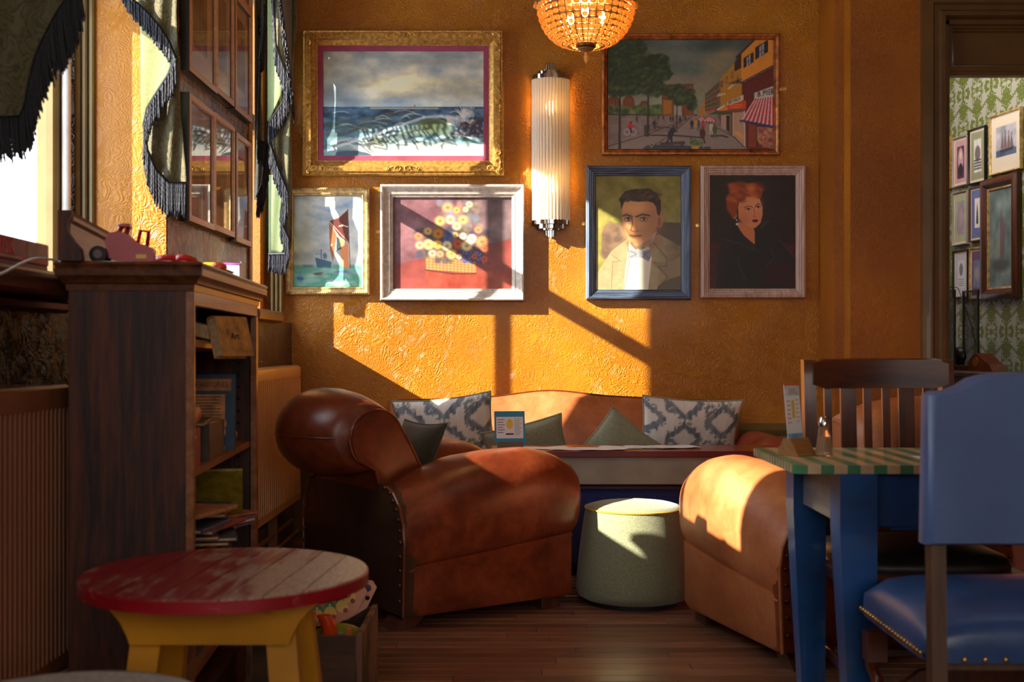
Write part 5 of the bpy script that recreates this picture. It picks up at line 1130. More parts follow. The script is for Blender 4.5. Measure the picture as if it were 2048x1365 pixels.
# ------------------------------------------------------------------ round plank table, grey stool
rt = thing('round_plank_table', 'round low table with worn red plank top and yellow base', 'table', (-.676, 2.84, 0)); R_ = .332
cuts = [-.332, -.235, -.165, -.055, .008, .085, .168, .24, .332]
PA = math.radians(4)
for a, b_ in zip(cuts, cuts[1:]):
    pts = []
    a2, b2 = a+.0017, b_-.0017
    a2 = max(a2, -R_+.0005); b2 = min(b2, R_-.0005)
    us = np.linspace(a2, b2, 9)
    pts = [(u, -math.sqrt(max(0, R_*R_-u*u))) for u in us]+[(u, math.sqrt(max(0, R_*R_-u*u))) for u in us[::-1]]
    rot = lambda p, k, z: (p[0]*k*math.cos(PA)+p[1]*k*math.sin(PA), -p[0]*k*math.sin(PA)+p[1]*k*math.cos(PA), z)
    part('plank', G().loft([[rot(p, 1.0, z) for p in pts] for z in (.489, .5185)]+[[rot(p, .9965, .5205) for p in pts]]), 'stool_red%d' % cuts.index(a), rt, angle=40)
part('rim_band', G().lathe([(R_-.001, .4885), (R_+.0022, .4895), (R_+.0022, .516), (R_-.001, .5175)], 72), 'stool_edge', rt)
g = [(-.285, .488), (-.25, .480), (-.222, .462), (-.20, .435), (-.185, .405), (-.178, .385), (.178, .385), (.185, .405), (.20, .435), (.222, .462), (.25, .480), (.285, .488)]
for y in (-.15, .15): part('apron', G().prism(g, 'y', y-.011, y+.011), 'yellow', rt)
for x in (-.13, .13): part('apron', G().prism([(q*.75, z) for q, z in g], 'x', x-.010, x+.010), 'yellow', rt)
for sx in (-1, 1):
    for sy in (-1, 1): part('leg', G().loft([[(sx*(.150+(.42-z)*.10)+a*.034, sy*(.10+(.42-z)*.12)+b_*.02, z) for a, b_ in ((-1, -1), (1, -1), (1, 1), (-1, 1))] for z in (EYE-EYE/.86, .42)]), 'yellow', rt)
gs = thing('grey_stool', 'grey topped round stool cut by the bottom left corner', 'stool', (-.80, 2.12, -.058))
part('seat', G().lathe([(0, .42), (.24, .42), (.262, .43), (.266, .45), (.255, .468), (.2, .476), (0, .478)], 56), 'greytop', gs, angle=60)
for a in range(4): part('leg', G().tube([(.17*math.cos(a*PI/2+.7), .17*math.sin(a*PI/2+.7), .42), (.22*math.cos(a*PI/2+.7), .22*math.sin(a*PI/2+.7), .058+EYE-EYE/.87-.0)], .018, 10), 'footwood', gs)
for o, k in ((rt, .86), (gs, .87)):
    o.scale = (k, k, k); o.location = Vector((0, 0, EYE))+(Vector(o.location)-Vector((0, 0, EYE)))*k
# ------------------------------------------------------------------ toy crate
cr = thing('toy_crate', 'rough wooden crate of toys between the round table and the left armchair', 'crate', (-.60, 3.52, 0))
cx0, cx1, cy0, cy1, ch = -.135, .183, -.2, .19, .25
part('front_board', G().bx(cx0, cx1, cy0, cy0+.014, 0, ch, .002), 'crate_dark', cr); part('back_board', G().bx(cx0, cx1, cy1-.014, cy1, 0, ch, .002), 'crate_dark', cr)
part('end_board', G().bx(cx1-.016, cx1+.002, cy0-.004, cy1+.004, 0, ch+.004, .002), 'crate', cr); part('end_board', G().bx(cx0-.002, cx0+.016, cy0-.004, cy1+.004, 0, ch+.004, .002), 'crate', cr)
part('bottom_board', G().bx(cx0, cx1, cy0, cy1, 0, .012), 'crate_dark', cr)
part('hand_hole_shade', G().bx(-.03, .03, cy0-.002, cy0+.002, .17, .195, .001), 'slot', cr)
# ------------------------------------------------------------------ bookcase
KB = .87; FZ = EYE-EYE/KB; BA = math.radians(3.84); BL = (-.878, 3.30, 0)
bk = thing('oak_bookcase', 'tall dark oak bookcase against the windows at the left, end panel facing the camera', 'bookcase', BL, BA)
D_, W2 = -.335, 1.235; BH = 1.262
part('end_panel', G().bx(D_, 0, 0, .022, FZ, 1.235, .002), 'oak_dark', bk)
part('end_panel', G().bx(D_, 0, W2-.022, W2, FZ, 1.235, .002), 'oak_dark', bk)
part('back_board', G().bx(D_, D_+.012, .022, W2-.022, FZ, 1.235), 'oak_dark', bk)
pfm = [(0, 1.205), (.004, 1.205), (.006, 1.222), (.014, 1.226), (.02, 1.238), (.03, 1.246), (.032, 1.262), (.028, 1.268), (.034, 1.276), (.03, 1.282), (0, 1.284)]
rings = []
for cor in range(4):
    rr = []
    for a, z in pfm:
        x0_, x1_, y0_, y1_ = D_-a*.9, a, -a, W2+a
        rr.append([(x0_, y0_, z), (x1_, y0_, z), (x1_, y1_, z), (x0_, y1_, z)][cor])
    rings.append(rr)
part('cornice', G().loft(rings+[rings[0]], False, False), 'oak_shelf', bk, angle=30)
part('top_board', G().bx(D_-.02, .025, -.025, W2+.025, 1.274, 1.2845, .002), 'oak_shelf', bk)
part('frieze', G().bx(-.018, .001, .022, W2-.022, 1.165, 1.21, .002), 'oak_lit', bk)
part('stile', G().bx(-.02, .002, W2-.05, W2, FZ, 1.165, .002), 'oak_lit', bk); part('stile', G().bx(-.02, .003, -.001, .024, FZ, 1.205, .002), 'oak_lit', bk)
SH = [(.44, .44), (.70, .70), (1.075, 1.055), (.12, .12)]
for za, zb in SH:
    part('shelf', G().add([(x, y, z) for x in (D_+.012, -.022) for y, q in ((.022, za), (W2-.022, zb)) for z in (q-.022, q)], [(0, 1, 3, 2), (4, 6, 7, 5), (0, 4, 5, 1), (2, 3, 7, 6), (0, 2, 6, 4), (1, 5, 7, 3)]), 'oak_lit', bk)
g = G()
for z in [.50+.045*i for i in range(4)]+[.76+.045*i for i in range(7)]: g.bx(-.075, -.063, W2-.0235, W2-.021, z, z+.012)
stuff(part('peg_hole_shade', g, 'slot', bk))
gb = [(0, 1.285), (0, 1.285)]
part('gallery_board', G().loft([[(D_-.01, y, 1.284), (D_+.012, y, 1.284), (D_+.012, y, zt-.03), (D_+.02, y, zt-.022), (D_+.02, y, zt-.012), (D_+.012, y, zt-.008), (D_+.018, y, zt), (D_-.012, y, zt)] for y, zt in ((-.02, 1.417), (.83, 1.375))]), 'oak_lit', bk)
part('gallery_end', G().prism([(D_+.05, 1.284), (D_+.046, 1.315), (D_+.028, 1.335), (D_+.012, 1.36), (D_+.01, 1.385), (D_+.02, 1.405), (D_+.022, 1.42), (D_-.014, 1.42), (D_-.014, 1.284)], 'y', -.045, -.02), 'oak_dark', bk)
# books
bcol = {}
def bmat(c):
    if c not in bcol: bcol[c] = plain('book_cover_%d' % len(bcol), c, .5, 0, .18, 30)
    return bcol[c]
M['pages'] = plain('page_block', (206, 172, 128), .8, 0, .12, 60)
def book(name, label, c, w, d, th, loc, rot, group=None, spine_round=True, cat='book'):
    """lying book: w (spine to fore edge, x), d (y), th (z)"""
    t_ = thing(name, label, cat, loc, 0, group); t_.rotation_euler = rot
    RM[t_] = Matrix.Translation(loc) @ t_.rotation_euler.to_matrix().to_4x4()
    g = G().bx(-w/2, w/2, -d/2, d/2, 0, .003, .001).bx(-w/2, w/2, -d/2, d/2, th-.003, th, .001)
    n_ = 6; arc = [(-w/2+.002-(.4*th*.5)*math.sin(PI*k/n_), th/2-th/2*math.cos(PI*k/n_)) for k in range(n_+1)]
    g.prism(arc+[(-w/2+.005, th-.001), (-w/2+.005, .001)], 'y', -d/2, d/2)
    part('cover', g, bmat(c), t_, angle=30); part('page_block', G().bx(-w/2+.004, w/2-.005, -d/2+.004, d/2-.004, .003, th-.003), 'pages', t_); return t_
BM_ = RM[bk]
def bp_(x, y, z): return tuple(BM_ @ Vector((x, y, z)))
G2 = 'books in the oak bookcase'
# top shelf
book('brown_book', 'brown leather book tilted on the top shelf, spine outwards', (112, 58, 42), .20, .15, .045, bp_(-.09, .42, 1.085), (0, math.radians(-14), BA+PI+.25), G2)
t_ = book('tan_box_book', 'tan book hanging over the front of the top shelf', (184, 132, 74), .125, .155, .035, bp_(.02, .42, 1.075), (0, math.radians(76), BA-.5), G2)
text('lettering', 'Art', .03, 'ink_black', t_, (0, 0, .036), (0, 0, PI/2))
book('pale_paperback', 'pale paperback at the far end of the top shelf, upper one', (186, 160, 140), .13, .19, .018, bp_(-.07, .95, 1.096), (0, 0, BA+.15), G2); book('grey_paperback', 'grey paperback at the far end of the top shelf, lower one', (120, 92, 66), .14, .20, .036, bp_(-.08, .98, 1.059), (0, 0, BA+.05), G2)
# middle shelf
t_ = book('blue_history_book', 'large blue book standing upright with a printed back cover', (36, 62, 84), .235, .255, .022, bp_(-.20, .62, .895), (PI/2, 0, BA+.06), G2)
t_.rotation_euler = (math.radians(88), 0, BA+.02); RM[t_] = Matrix.Translation(t_.location) @ t_.rotation_euler.to_matrix().to_4x4(); t_.location = bp_(-.118, .73, .832)
part('title_panel', G().bx(-.105, .105, .072, .112, .022, .0228), bmat((176, 110, 60)), t_); part('text_panel', G().bx(-.095, .085, -.075, .060, .022, .0228), bmat((190, 126, 72)), t_)
text('lettering', 'HORRIBLE HISTORIES', .024, 'ink_black', t_, (0, .092, .0232), (0, 0, 0), sx=.82)
stuff(part('text_lines', G().bx(0, 0, 0, 0, 0, 0) if 0 else (lambda g: [g.bx(-.085+(.02 if i in (3, 9) else 0), .075-(.03 if i in (3, 9) else .004*(i % 3)), .050-.0100*i, .0525-.0100*i, .0229, .0234) for i in range(12)] and g)(G()), 'ink_black', t_))
def upright(name, label, c, y, w, h_, th, z, x=-.10, ang=0, word=None, rough=0):
    t_ = book(name, label, c, w, h_, th, bp_(x, y, z+h_/2), (PI/2, 0, BA+PI/2+ang), G2); return t_
# standing books with covers turned to the room
def facing(name, label, c, y0, y1, h_, z, xf_=-.02, th=.035, word=None, wc='cream_check', ang=0.0):
    t_ = thing(name, label, 'book', bp_(xf_, (y0+y1)/2, z), BA+PI/2+ang, G2); w_ = y1-y0
    part('cover', G().bx(-w_/2, w_/2, -.003, 0, 0, h_, .001).bx(-w_/2, w_/2, th-.003, th, 0, h_, .001).bx(-w_/2-.001, -w_/2+.003, -.002, th-.001, 0, h_), bmat(c), t_)
    part('page_block', G().bx(-w_/2+.004, w_/2-.004, 0, th-.003, .003, h_-.003), 'pages', t_)
    if word:
        g = G()
        for i in range(word): g.bx(-.045+.012*i, .05-.016*i, -.0036, -.003, h_*.76-i*.022, h_*.83-i*.022)
        stuff(part('gilt_lines', g.bx(-.012, .012, -.0036, -.003, h_*.12, h_*.32), wc, t_))
    return t_
facing('crimson_book', 'crimson book standing cover outwards at the near end of the middle shelf', (136, 36, 54), .03, .25, .112, .70, -.03, .04, 3)
facing('black_spine_book', 'narrow black book between the crimson book and the worn brown book', (30, 28, 30), .27, .38, .112, .70, -.05, .12)
facing('worn_brown_book', 'worn brown leather book standing on the middle shelf', (74, 58, 46), .40, .66, .112, .70, -.03, .05)
book('tan_book', 'thick tan leather book lying with rounded spine on top of the crimson book', (164, 92, 50), .17, .26, .05, bp_(-.11, .16, .826), (0, 0, BA+.12+PI), G2); book('flat_brown_book', 'flat brown book lying on the standing books', (100, 78, 58), .19, .32, .012, bp_(-.13, .42, .814), (0, 0, BA+.1), G2)
for i, (c, z, w_, lab, yy) in enumerate((((176, 130, 84), .70, .15, 'buff', .80), ((150, 26, 40), .728, .17, 'red', .83), ((190, 150, 100), .756, .14, 'cream', .78), ((160, 110, 66), .784, .15, 'ochre', .74))):
    book('stacked_paperback', lab+' paperback in the small stack at the far end of the middle shelf', c, w_, .2, .026, bp_(-.11, yy, z), (0, 0, BA+.05*i+PI), G2)
# bottom shelf: heap of thin children's books
heap = [((110, 36, 34), 'dark red'), ((40, 54, 84), 'navy'), ((126, 70, 44), 'brown'), ((150, 44, 40), 'scarlet'), ((92, 60, 60), 'maroon'), ((60, 60, 92), 'slate'), ((140, 84, 50), 'rust'), ((36, 70, 96), 'teal'), ((168, 110, 70), 'sand')]
rs = random.Random(5)
for i, (c, nm) in enumerate(heap):
    book('picture_book', nm+' picture book in the heap on the bottom shelf, '+('first', 'second', 'third', 'fourth', 'fifth', 'sixth', 'seventh', 'eighth', 'ninth')[i]+' from the bottom', c, .21, .28, .013, bp_(-.115+rs.random()*.05, .30+rs.random()*.24, .441+i*.0135), (math.radians(1), 0, BA+PI+(rs.random()-.5)*.5), G2)
book('yellow_green_book', 'olive yellow picture book leaning over the right of the heap', (140, 124, 34), .26, .26, .012, bp_(-.12, .80, .535), (math.radians(-50), 0, BA+.15), G2)
for i in range(4): book('thin_comic', ('blue', 'white', 'violet', 'orange')[i]+' thin comic fanned at the far end of the heap', ((50, 60, 110), (180, 160, 140), (80, 60, 110), (160, 90, 50))[i], .18, .26, .007, bp_(-.09, .74+i*.035, .442+i*.009), (0, 0, BA+PI-.35-i*.07), G2)
for i, (y0, c, nm) in enumerate(((.05, (84, 40, 36), 'maroon'), (.27, (52, 60, 70), 'slate'), (.5, (120, 90, 50), 'tan'), (.75, (60, 44, 60), 'plum'))):
    facing('annual', nm+' annual on the lowest shelf of the bookcase', c, y0, y0+.2, .26, .12, -.05, .03)
# ------------------------------------------------------------------ things on top of the bookcase
ZT = 1.2845
tr = thing('toy_tractor', 'red plastic toy tractor with a black wheel on the bookcase', 'toy', (P(252, 523, 3.4).x, 3.4, ZT), BA+.1); k_ = 3.4/F
def tp(px, py): return ((px-252)*k_, (523-py)*k_)
part('body', G().prism([tp(*q) for q in ((214, 478), (222, 462), (240, 458), (262, 466), (276, 480), (308, 492), (306, 518), (276, 520), (262, 523), (222, 512))], 'y', -.03, .03), 'toyred', tr, angle=30)
part('mudguard', G().prism([tp(*q) for q in ((228, 512), (232, 486), (242, 474), (254, 472), (264, 482), (266, 523), (244, 520))], 'y', -.042, -.028), 'toyred', tr, angle=30)
part('cab_frame', G().tube([(tp(234, 474)[0], 0, tp(234, 474)[1]), (tp(243, 446)[0], 0, tp(243, 446)[1]), (tp(257, 448)[0], 0, tp(257, 448)[1]), (tp(250, 470)[0], 0, tp(250, 470)[1])], .008, 6).bx(tp(240, 0)[0], tp(262, 0)[0], -.03, .03, tp(0, 450)[1], tp(0, 443)[1], .002), 'toyred', tr)
part('seat_frame', G().tube([(tp(276, 486)[0], -.02, tp(0, 486)[1]), (tp(282, 456)[0], -.02, tp(0, 456)[1]), (tp(298, 458)[0], -.02, tp(0, 458)[1]), (tp(294, 490)[0], -.02, tp(0, 490)[1])], .006, 6), 'toyred', tr)
for y in (-.045, .035):
    wh = part('wheel', G().lathe([(0, -.01), (.012, -.011), (.017, -.010), (.0235, -.008), (.0245, 0), (.0235, .008), (.017, .010), (0, .01)], 24).xf(Matrix.Translation((tp(204, 0)[0], y, .0245)) @ Matrix.Rotation(PI/2, 4, 'X')), 'rubber', tr)
    g = G().lathe([(0, 0), (.012, 0), (.012, .003), (0, .003)], 12)
    for q in range(8): g.bx(-.0015, .0015, .003, .016, 0, .0022, R=Matrix.Rotation(q*PI/4, 3, 'Z'))
    part('hub', g.xf(Matrix.Translation((tp(204, 0)[0], y-.0105, .0245)) @ Matrix.Rotation(PI/2, 4, 'X')), 'footwood', tr)
part('wheel', G().lathe([(0, -.008), (.012, -.008), (.014, 0), (.012, .008), (0, .008)], 18).xf(Matrix.Translation((tp(292, 0)[0], .02, .014)) @ Matrix.Rotation(PI/2, 4, 'X')), 'rubber', tr)
part('badge', G().bx(tp(274, 0)[0], tp(294, 0)[0], -.0315, -.0302, tp(0, 512)[1], tp(0, 504)[1]), 'toyyellow', tr)
tc_ = thing('toy_car', 'glossy red plastic toy car beside the tractor on the bookcase', 'toy', (P(352, 520, 3.75).x, 3.75, ZT), BA+.2)
part('body', G().loft([[(x, .04*k*math.cos(a), .028+z0+.024*k*math.sin(a)) for a in np.linspace(0, 2*PI, 20, endpoint=False)] for x, k, z0 in ((-.075, .45, -.004), (-.066, .85, 0), (-.035, 1, .004), (-.006, .96, .004), (0, .9, .003), (.006, 1.02, .005), (.035, 1.05, .003), (.06, .9, -.003), (.072, .45, -.008))]), 'toyred', tc_, angle=50)
part('base', G().bx(-.06, .06, -.03, .03, 0, .012, .004), 'toyred', tc_)
for x in (-.045, .045): part('wheel', G().lathe([(0, -.04), (.012, -.04), (.013, 0), (.012, .04), (0, .04)], 16).xf(Matrix.Translation((x, 0, .013)) @ Matrix.Rotation(PI/2, 4, 'X')), 'toyred', tc_)
o = thing('stacking_ring', 'yellow toy ring lying on the bookcase behind the orange ball', 'toy', (P(420, 507, 3.95).x-.0, 3.95, ZT+.02)); part('ring', G().tube([(.034*math.cos(a), .034*math.sin(a), .0115) for a in np.linspace(0, 2*PI, 24, endpoint=False)], .011, 10, True), 'toyyellow', o)
book('yellow_notebook', 'yellow and purple notebook under the yellow toy ring on the bookcase', (150, 140, 60), .13, .16, .019, (P(420, 507, 3.95).x, 3.96, ZT), (0, 0, BA), None)
o = thing('orange_ball', 'small orange wooden ball on the front edge of the bookcase top', 'toy', (P(428, 533, 3.72).x+.01, 3.74, ZT)); part('ball', G().sphere((0, 0, .015), (.026, .022, .015), 16, 10), 'toyorange', o)
o = thing('game_carton', 'white and purple carton at the far end of the bookcase top', 'box', (P(462, 545, 4.2).x, 4.2, ZT), BA); part('carton', G().bx(-.045, .04, -.06, .06, 0, .05, .002), 'paper', o); part('purple_band', G().bx(-.046, .041, -.061, .061, .05, .057, .001), bmat((150, 84, 170)), o)
part('card_sheet', G().bx(.0405, .042, -.05, .05, .002, .062), 'card_white', o)
part('plinth', G().bx(D_+.012, -.02, .022, W2-.022, FZ, .0), 'oak_dark', bk)
ON_BOOKCASE = [o for o in COL.objects if o.parent is None and (o == bk or o.get('group') == G2 or o.get('label', '').find('on the bookcase') > 0 or o.name.split('.')[0] in ('orange_ball', 'game_carton', 'stacking_ring', 'yellow_notebook'))]
# board game box on the sill, cable
gb_ = thing('board_game_box', 'red board game box on the window sill at the left edge', 'box', (-1.19, 2.72, SILL+.0095), math.radians(2))
part('lid', G().bx(-.10, .045, -.34, .27, .016, .07, .003), bmat((136, 34, 36)), gb_); part('tray', G().bx(-.098, .043, -.338, .268, 0, .016, .002), bmat((92, 24, 32)), gb_)
text('lettering', 'RISK', .056, 'ink_red', gb_, (.0455, -.01, .047), (PI/2, 0, PI/2), label='red lettering'); part('printed_scene', G().bx(.045, .0458, .12, .26, .03, .066), bmat((110, 84, 66)), gb_)
part('subtitle', G().bx(.045, .0456, -.05, .09, .022, .0255), bmat((180, 120, 110)), gb_)
o = part('power_cable', G().tube([P(-20, 556, 2.72), P(10, 545, 2.85), P(40, 528, 2.98), P(62, 519, 3.1)]+[Vector((P(75, 517, 3.2).x, 3.2, 1.2875)), Vector((P(110, 517, 3.27).x, 3.275, 1.2885)), Vector((P(160, 519, 3.3).x, 3.285, 1.2885))], .0035, 6), 'cable'); tag(o, 'thin grey cable running from the sill to the bookcase top', 'cable')
ON_BOOKCASE.append(o)
for o in ON_BOOKCASE:   # the bookcase and what it holds stand a little nearer than first measured
    o.scale = (KB, KB, KB); o.location = Vector((0, 0, EYE))+(Vector(o.location)-Vector((0, 0, EYE)))*KB
# ------------------------------------------------------------------ toys in the crate
def toy(name, lab, loc, rz=0): return thing(name, lab, 'toy', loc, rz, None)
cvx = [(-.12, .0), (-.10, -.012), (.05, -.006), (.10, .02), (.128, .07), (.118, .088), (.09, .092), (.04, .072), (-.10, .05), (-.125, .03)]
t_ = toy('caterpillar_board', 'wooden toy board painted with a green and yellow caterpillar, in the crate', (-.585, 3.60, .222), .0); t_.rotation_euler = (-.2, -.05, .1); t_.scale = (1.2, 1.2, 1.2)
part('board', G().prism(cvx, 'y', -.006, .006), 'toywood', t_, angle=30)
body = [(-.095, .014), (-.062, .014), (-.03, .015), (.002, .02), (.034, .026), (.064, .04), (.083, .062)]
for i, (x, z) in enumerate(body):
    part('green_segment', G().lathe([(0, 0), (.0165, 0), (.0165, .0012), (0, .0012)], 16).xf(Matrix.Translation((x, -.006, z+.008)) @ Matrix.Rotation(PI/2, 4, 'X')), bmat((70, 120, 50)), t_); part('yellow_segment', G().lathe([(0, 0), (.0155, 0), (.0155, .0018), (0, .0018)], 16).xf(Matrix.Translation((x, -.006, z-.003)) @ Matrix.Rotation(PI/2, 4, 'X')), 'toyyellow', t_)
    part('red_dot', G().lathe([(0, 0), (.0062, 0), (.0062, .0024), (0, .0024)], 12).xf(Matrix.Translation((x+.008, -.006, z-.014)) @ Matrix.Rotation(PI/2, 4, 'X')), bmat((150, 24, 34)), t_); part('white_dot', G().lathe([(0, 0), (.0028, 0), (.0028, .0016), (0, .0016)], 8).xf(Matrix.Translation((x, -.006, z+.016)) @ Matrix.Rotation(PI/2, 4, 'X')), 'paper', t_)
t_ = toy('curved_toy_board', 'second curved wooden toy panel behind the caterpillar board', (-.562, 3.655, .222), .06); t_.rotation_euler = (-.2, -.05, .1); t_.scale = (1.2, 1.2, 1.2); part('board', G().prism(cvx, 'y', -.005, .005), 'toywood', t_, angle=30); part('blue_bead', G().sphere((.105, -.01, .07), .009, 10, 8), bmat((60, 70, 120)), t_); part('black_dot', G().sphere((.103, -.006, .045), .006, 8, 6), 'rubber', t_)
t_ = toy('red_beads', 'red wooden bead string lying over the crate toys', (-.545, 3.575, .285)); part('beads', G().tube([(-.06, 0, 0), (0, 0, .012), (.055, 0, .026)], .007, 8), 'toyred', t_); part('end_cap', G().sphere((.058, 0, .028), .008, 8, 6), 'toywood', t_)
t_ = toy('orange_drill', 'orange plastic toy drill at the front of the crate', (-.56, 3.42, .243), .1); t_.scale = (1.25, 1.25, 1.25); part('barrel', G().tube([(-.075, 0, .018), (-.02, 0, .024), (.0, 0, .022)], [.012, .018, .02], 12), 'toyorange', t_); part('handle', G().loft([[(.03+.017*math.cos(a)+d, .014*math.sin(a), z) for a in np.linspace(0, 2*PI, 14, endpoint=False)] for z, d in ((-.04, -.004), (-.02, 0), (0, .002), (.022, -.004), (.034, -.012))]), 'toyorange', t_, angle=50)
t_ = toy('green_shell', 'lime green toy shell in the crate beside the drill', (-.50, 3.47, .20)); part('shell', G().sphere((0, 0, 0), (.085, .03, .052), 20, 12), 'toygreen', t_)
t_ = toy('grey_shell', 'blue grey toy shell in front of the green one in the crate', (-.487, 3.41, .195)); part('shell', G().sphere((0, 0, 0), (.07, .026, .04), 20, 12), 'toygrey', t_)
t_ = toy('red_block', 'small red toy block behind the orange drill', (-.60, 3.40, .215)); part('block', G().bx(-.03, .04, -.02, .02, 0, .03, .008), 'toyred', t_)
t_ = toy('wooden_wedge', 'small wooden wedge in the front right corner of the crate', (-.456, 3.362, .20)); part('wedge', G().bx(-.008, .008, -.012, .012, 0, .064, .001), 'toywood', t_)
t_ = thing('orange_hook', 'orange plastic hook hanging through the crate hand hole', 'toy', (-.60, 3.312, .185)); part('hook', G().tube([(-.02, 0, -.01), (-.005, -.004, -.016), (.01, -.004, -.008), (.016, -.002, .008)], [.004, .006, .007, .005], 8), 'toyorange', t_)
# toys in the box under the round table (left of the crate)
for i, (nm, lab, x, y, z, mt) in enumerate((('yellow_truck', 'yellow toy truck on the floor under the round table', -.80, 3.2, 0, 'toyyellow'), ('red_toy_tray', 'flat red toy tray on the floor behind the yellow truck', -.92, 3.18, 0, 'toyred'))):
    t_ = toy(nm, lab, (x, y-.1, z)); part('body', G().bx(-.05, .05, -.035, .035, .015, .06, .008), mt, t_)
    if i == 0: part('cab', G().bx(.01, .045, -.03, .03, .06, .09, .006), 'toyorange', t_)
    for sx in (-.03, .03):
        part('wheel', G().lathe([(0, -.038), (.015, -.038), (.016, 0), (.015, .038), (0, .038)], 14).xf(Matrix.Translation((sx, 0, .016)) @ Matrix.Rotation(PI/2, 4, 'X')), 'rubber', t_)
# ------------------------------------------------------------------ on the tables
def stand(label, loc, rz, block, wb, hb, lean, cw, chh, pale):
    t_ = thing('menu_stand', label, 'menu stand', loc, rz, 'menu stands')
    d = hb*.85; part('wood_block', G().loft([[(x, -d, 0), (x, d, 0), (x, .012, hb), (x, -.012, hb)] for x in (-wb/2, wb/2)]), block, t_)
    sh = Matrix.Translation((0, 0, hb*.55)) @ Matrix.Rotation(-lean, 4, 'X')
    part('card', G().bx(-cw/2, cw/2, -.001, .001, 0, chh, .0005).xf(sh), 'card_blue' if not pale else 'card_white', t_)
    o = G()
    if not pale:
        part('white_panel', G().bx(-cw*.44, cw*.44, -.0016, -.001, chh*.2, chh*.83).xf(sh), 'card_white', t_)
        part('yellow_badge', G().lathe([(0, 0), (1, 0), (1, .0006), (0, .0006)], 20).xf(sh @ Matrix.Translation((0, -.0016, chh*.62)) @ Matrix.Rotation(PI/2, 4, 'X') @ Matrix.Diagonal((cw*.11, chh*.15, 1, 1))), 'card_yellow', t_)
        part('picture_print', G().bx(-cw*.13, cw*.12, -.0022, -.0016, chh*.30, chh*.35).xf(sh), 'ink', t_)
        gr, gg = G(), G()
        for i in range(6): gr.bx(-cw*.40, -cw*(.16+.05*(i % 2)), -.0022, -.0016, chh*(.74-.075*i), chh*(.758-.075*i))
        for i in range(12): gg.bx(cw*.15, cw*(.40-.04*(i % 3)), -.0022, -.0016, chh*(.76-.042*i), chh*(.772-.042*i))
        stuff(part('red_lines', gr.xf(sh), 'ink', t_)); stuff(part('grey_lines', gg.xf(sh), 'ink_grey', t_))
    else:
        part('header_band', G().bx(-cw*.5, cw*.5, -.0015, -.001, chh*.82, chh*.98).xf(sh), bmat((206, 196, 200)), t_); part('orange_edge', G().bx(-cw*.5, cw*.5, -.0015, -.001, chh*.98, chh*1.0).xf(sh), 'toyorange', t_); part('blue_band', G().bx(-cw*.5, cw*.5, -.0015, -.001, chh*.12, chh*.2).xf(sh), bmat((120, 170, 210)), t_); part('yellow_badge', G().bx(-cw*.09, cw*.09, -.0018, -.001, chh*.45, chh*.74).xf(sh), 'card_yellow', t_)
        gr = G()
        for i in range(6): gr.bx(-cw*.40, -cw*.18, -.0018, -.001, chh*(.72-.07*i), chh*(.735-.07*i)); gr.bx(cw*.2, cw*.38, -.0018, -.001, chh*(.74-.07*i), chh*(.752-.07*i))
        stuff(part('red_lines', gr.xf(sh), 'ink_red', t_))
    return t_
stand('blue and white menu card in a dark wood block on the long coffee table', (P(1018, 893, 5.56).x+.005, 5.53, .5785), math.radians(7), 'block', .115, .036, .18, .142, .158, False)
stand('white menu card in a pale wood block on the striped table', (.765, 3.235, .7602), math.radians(38), 'block_lt', .075, .045, .1, .062, .165, True)
o = part('menu_sheets', G().bx(0, .2, 0, .13, 0, .0006), 'paper');  o.location = (.18, 5.36, .5786); tag(o, 'white paper menu lying at the front edge of the long table, left of centre', 'paper', 'menus on the long table')
sheet_m = finish('sheet', G().grid(lambda u, v: ((u-.5)*.21, (v-.5)*.148, .0012+.0012*math.sin(u*9)), 12, 3), 'paper')
bpy.data.objects.remove(o)
for i, (px, y, rz, lab) in enumerate(((1095, 5.52, .2, 'leftmost, next to the menu stand'), (1150, 5.45, -.1, 'second from the menu stand'), (1205, 5.44, .15, 'third from the menu stand, nearest the front edge'), (1245, 5.55, -.2, 'towards the back edge near the right sage cushion'), (1300, 5.56, .1, 'second from the right end of the row'), (1355, 5.55, .3, 'rightmost of the row'))):
    o = part('paper_menu', sheet_m, None); o.location = ((px-1024)*y/F, y+.09, .5787+.0016*(i % 3)); o.rotation_euler = (0, 0, rz); tag(o, 'white paper menu on the long table, '+lab, 'paper', 'menus on the long table')
o = part('paper_slip', G().bx(0, .10, 0, .06, 0, .0008), 'card_white'); o.location = (1.06, 3.13, .7602); tag(o, 'white slip of paper on the striped table beside the blue chair', 'paper')
sk = thing('glass_shaker', 'faceted glass salt shaker with metal cap beside the menu stand on the striped table', 'shaker', (.832, 3.20, .7602))
m, t, b, N, L = nodes('smoky_shaker_glass'); b.inputs['Base Color'].default_value = (*lin((226, 200, 176)), 1); sets(b, rough=.05, trans=.85, ior=1.45); M['shaker'] = m
part('glass_body', G().lathe([(0, .0), (.024, 0), (.025, .006), (.0235, .012), (.0145, .078), (.0145, .082), (0, .082)], 10), 'shaker', sk, angle=15)
part('contents', G().lathe([(0, .004), (.018, .004), (.0135, .05), (0, .052)], 10), 'cream_check', sk)
part('cap', G().lathe([(.0155, .079), (.0155, .088), (.013, .095), (.012, .102), (.008, .106), (0, .107)], 16), 'chrome', sk)
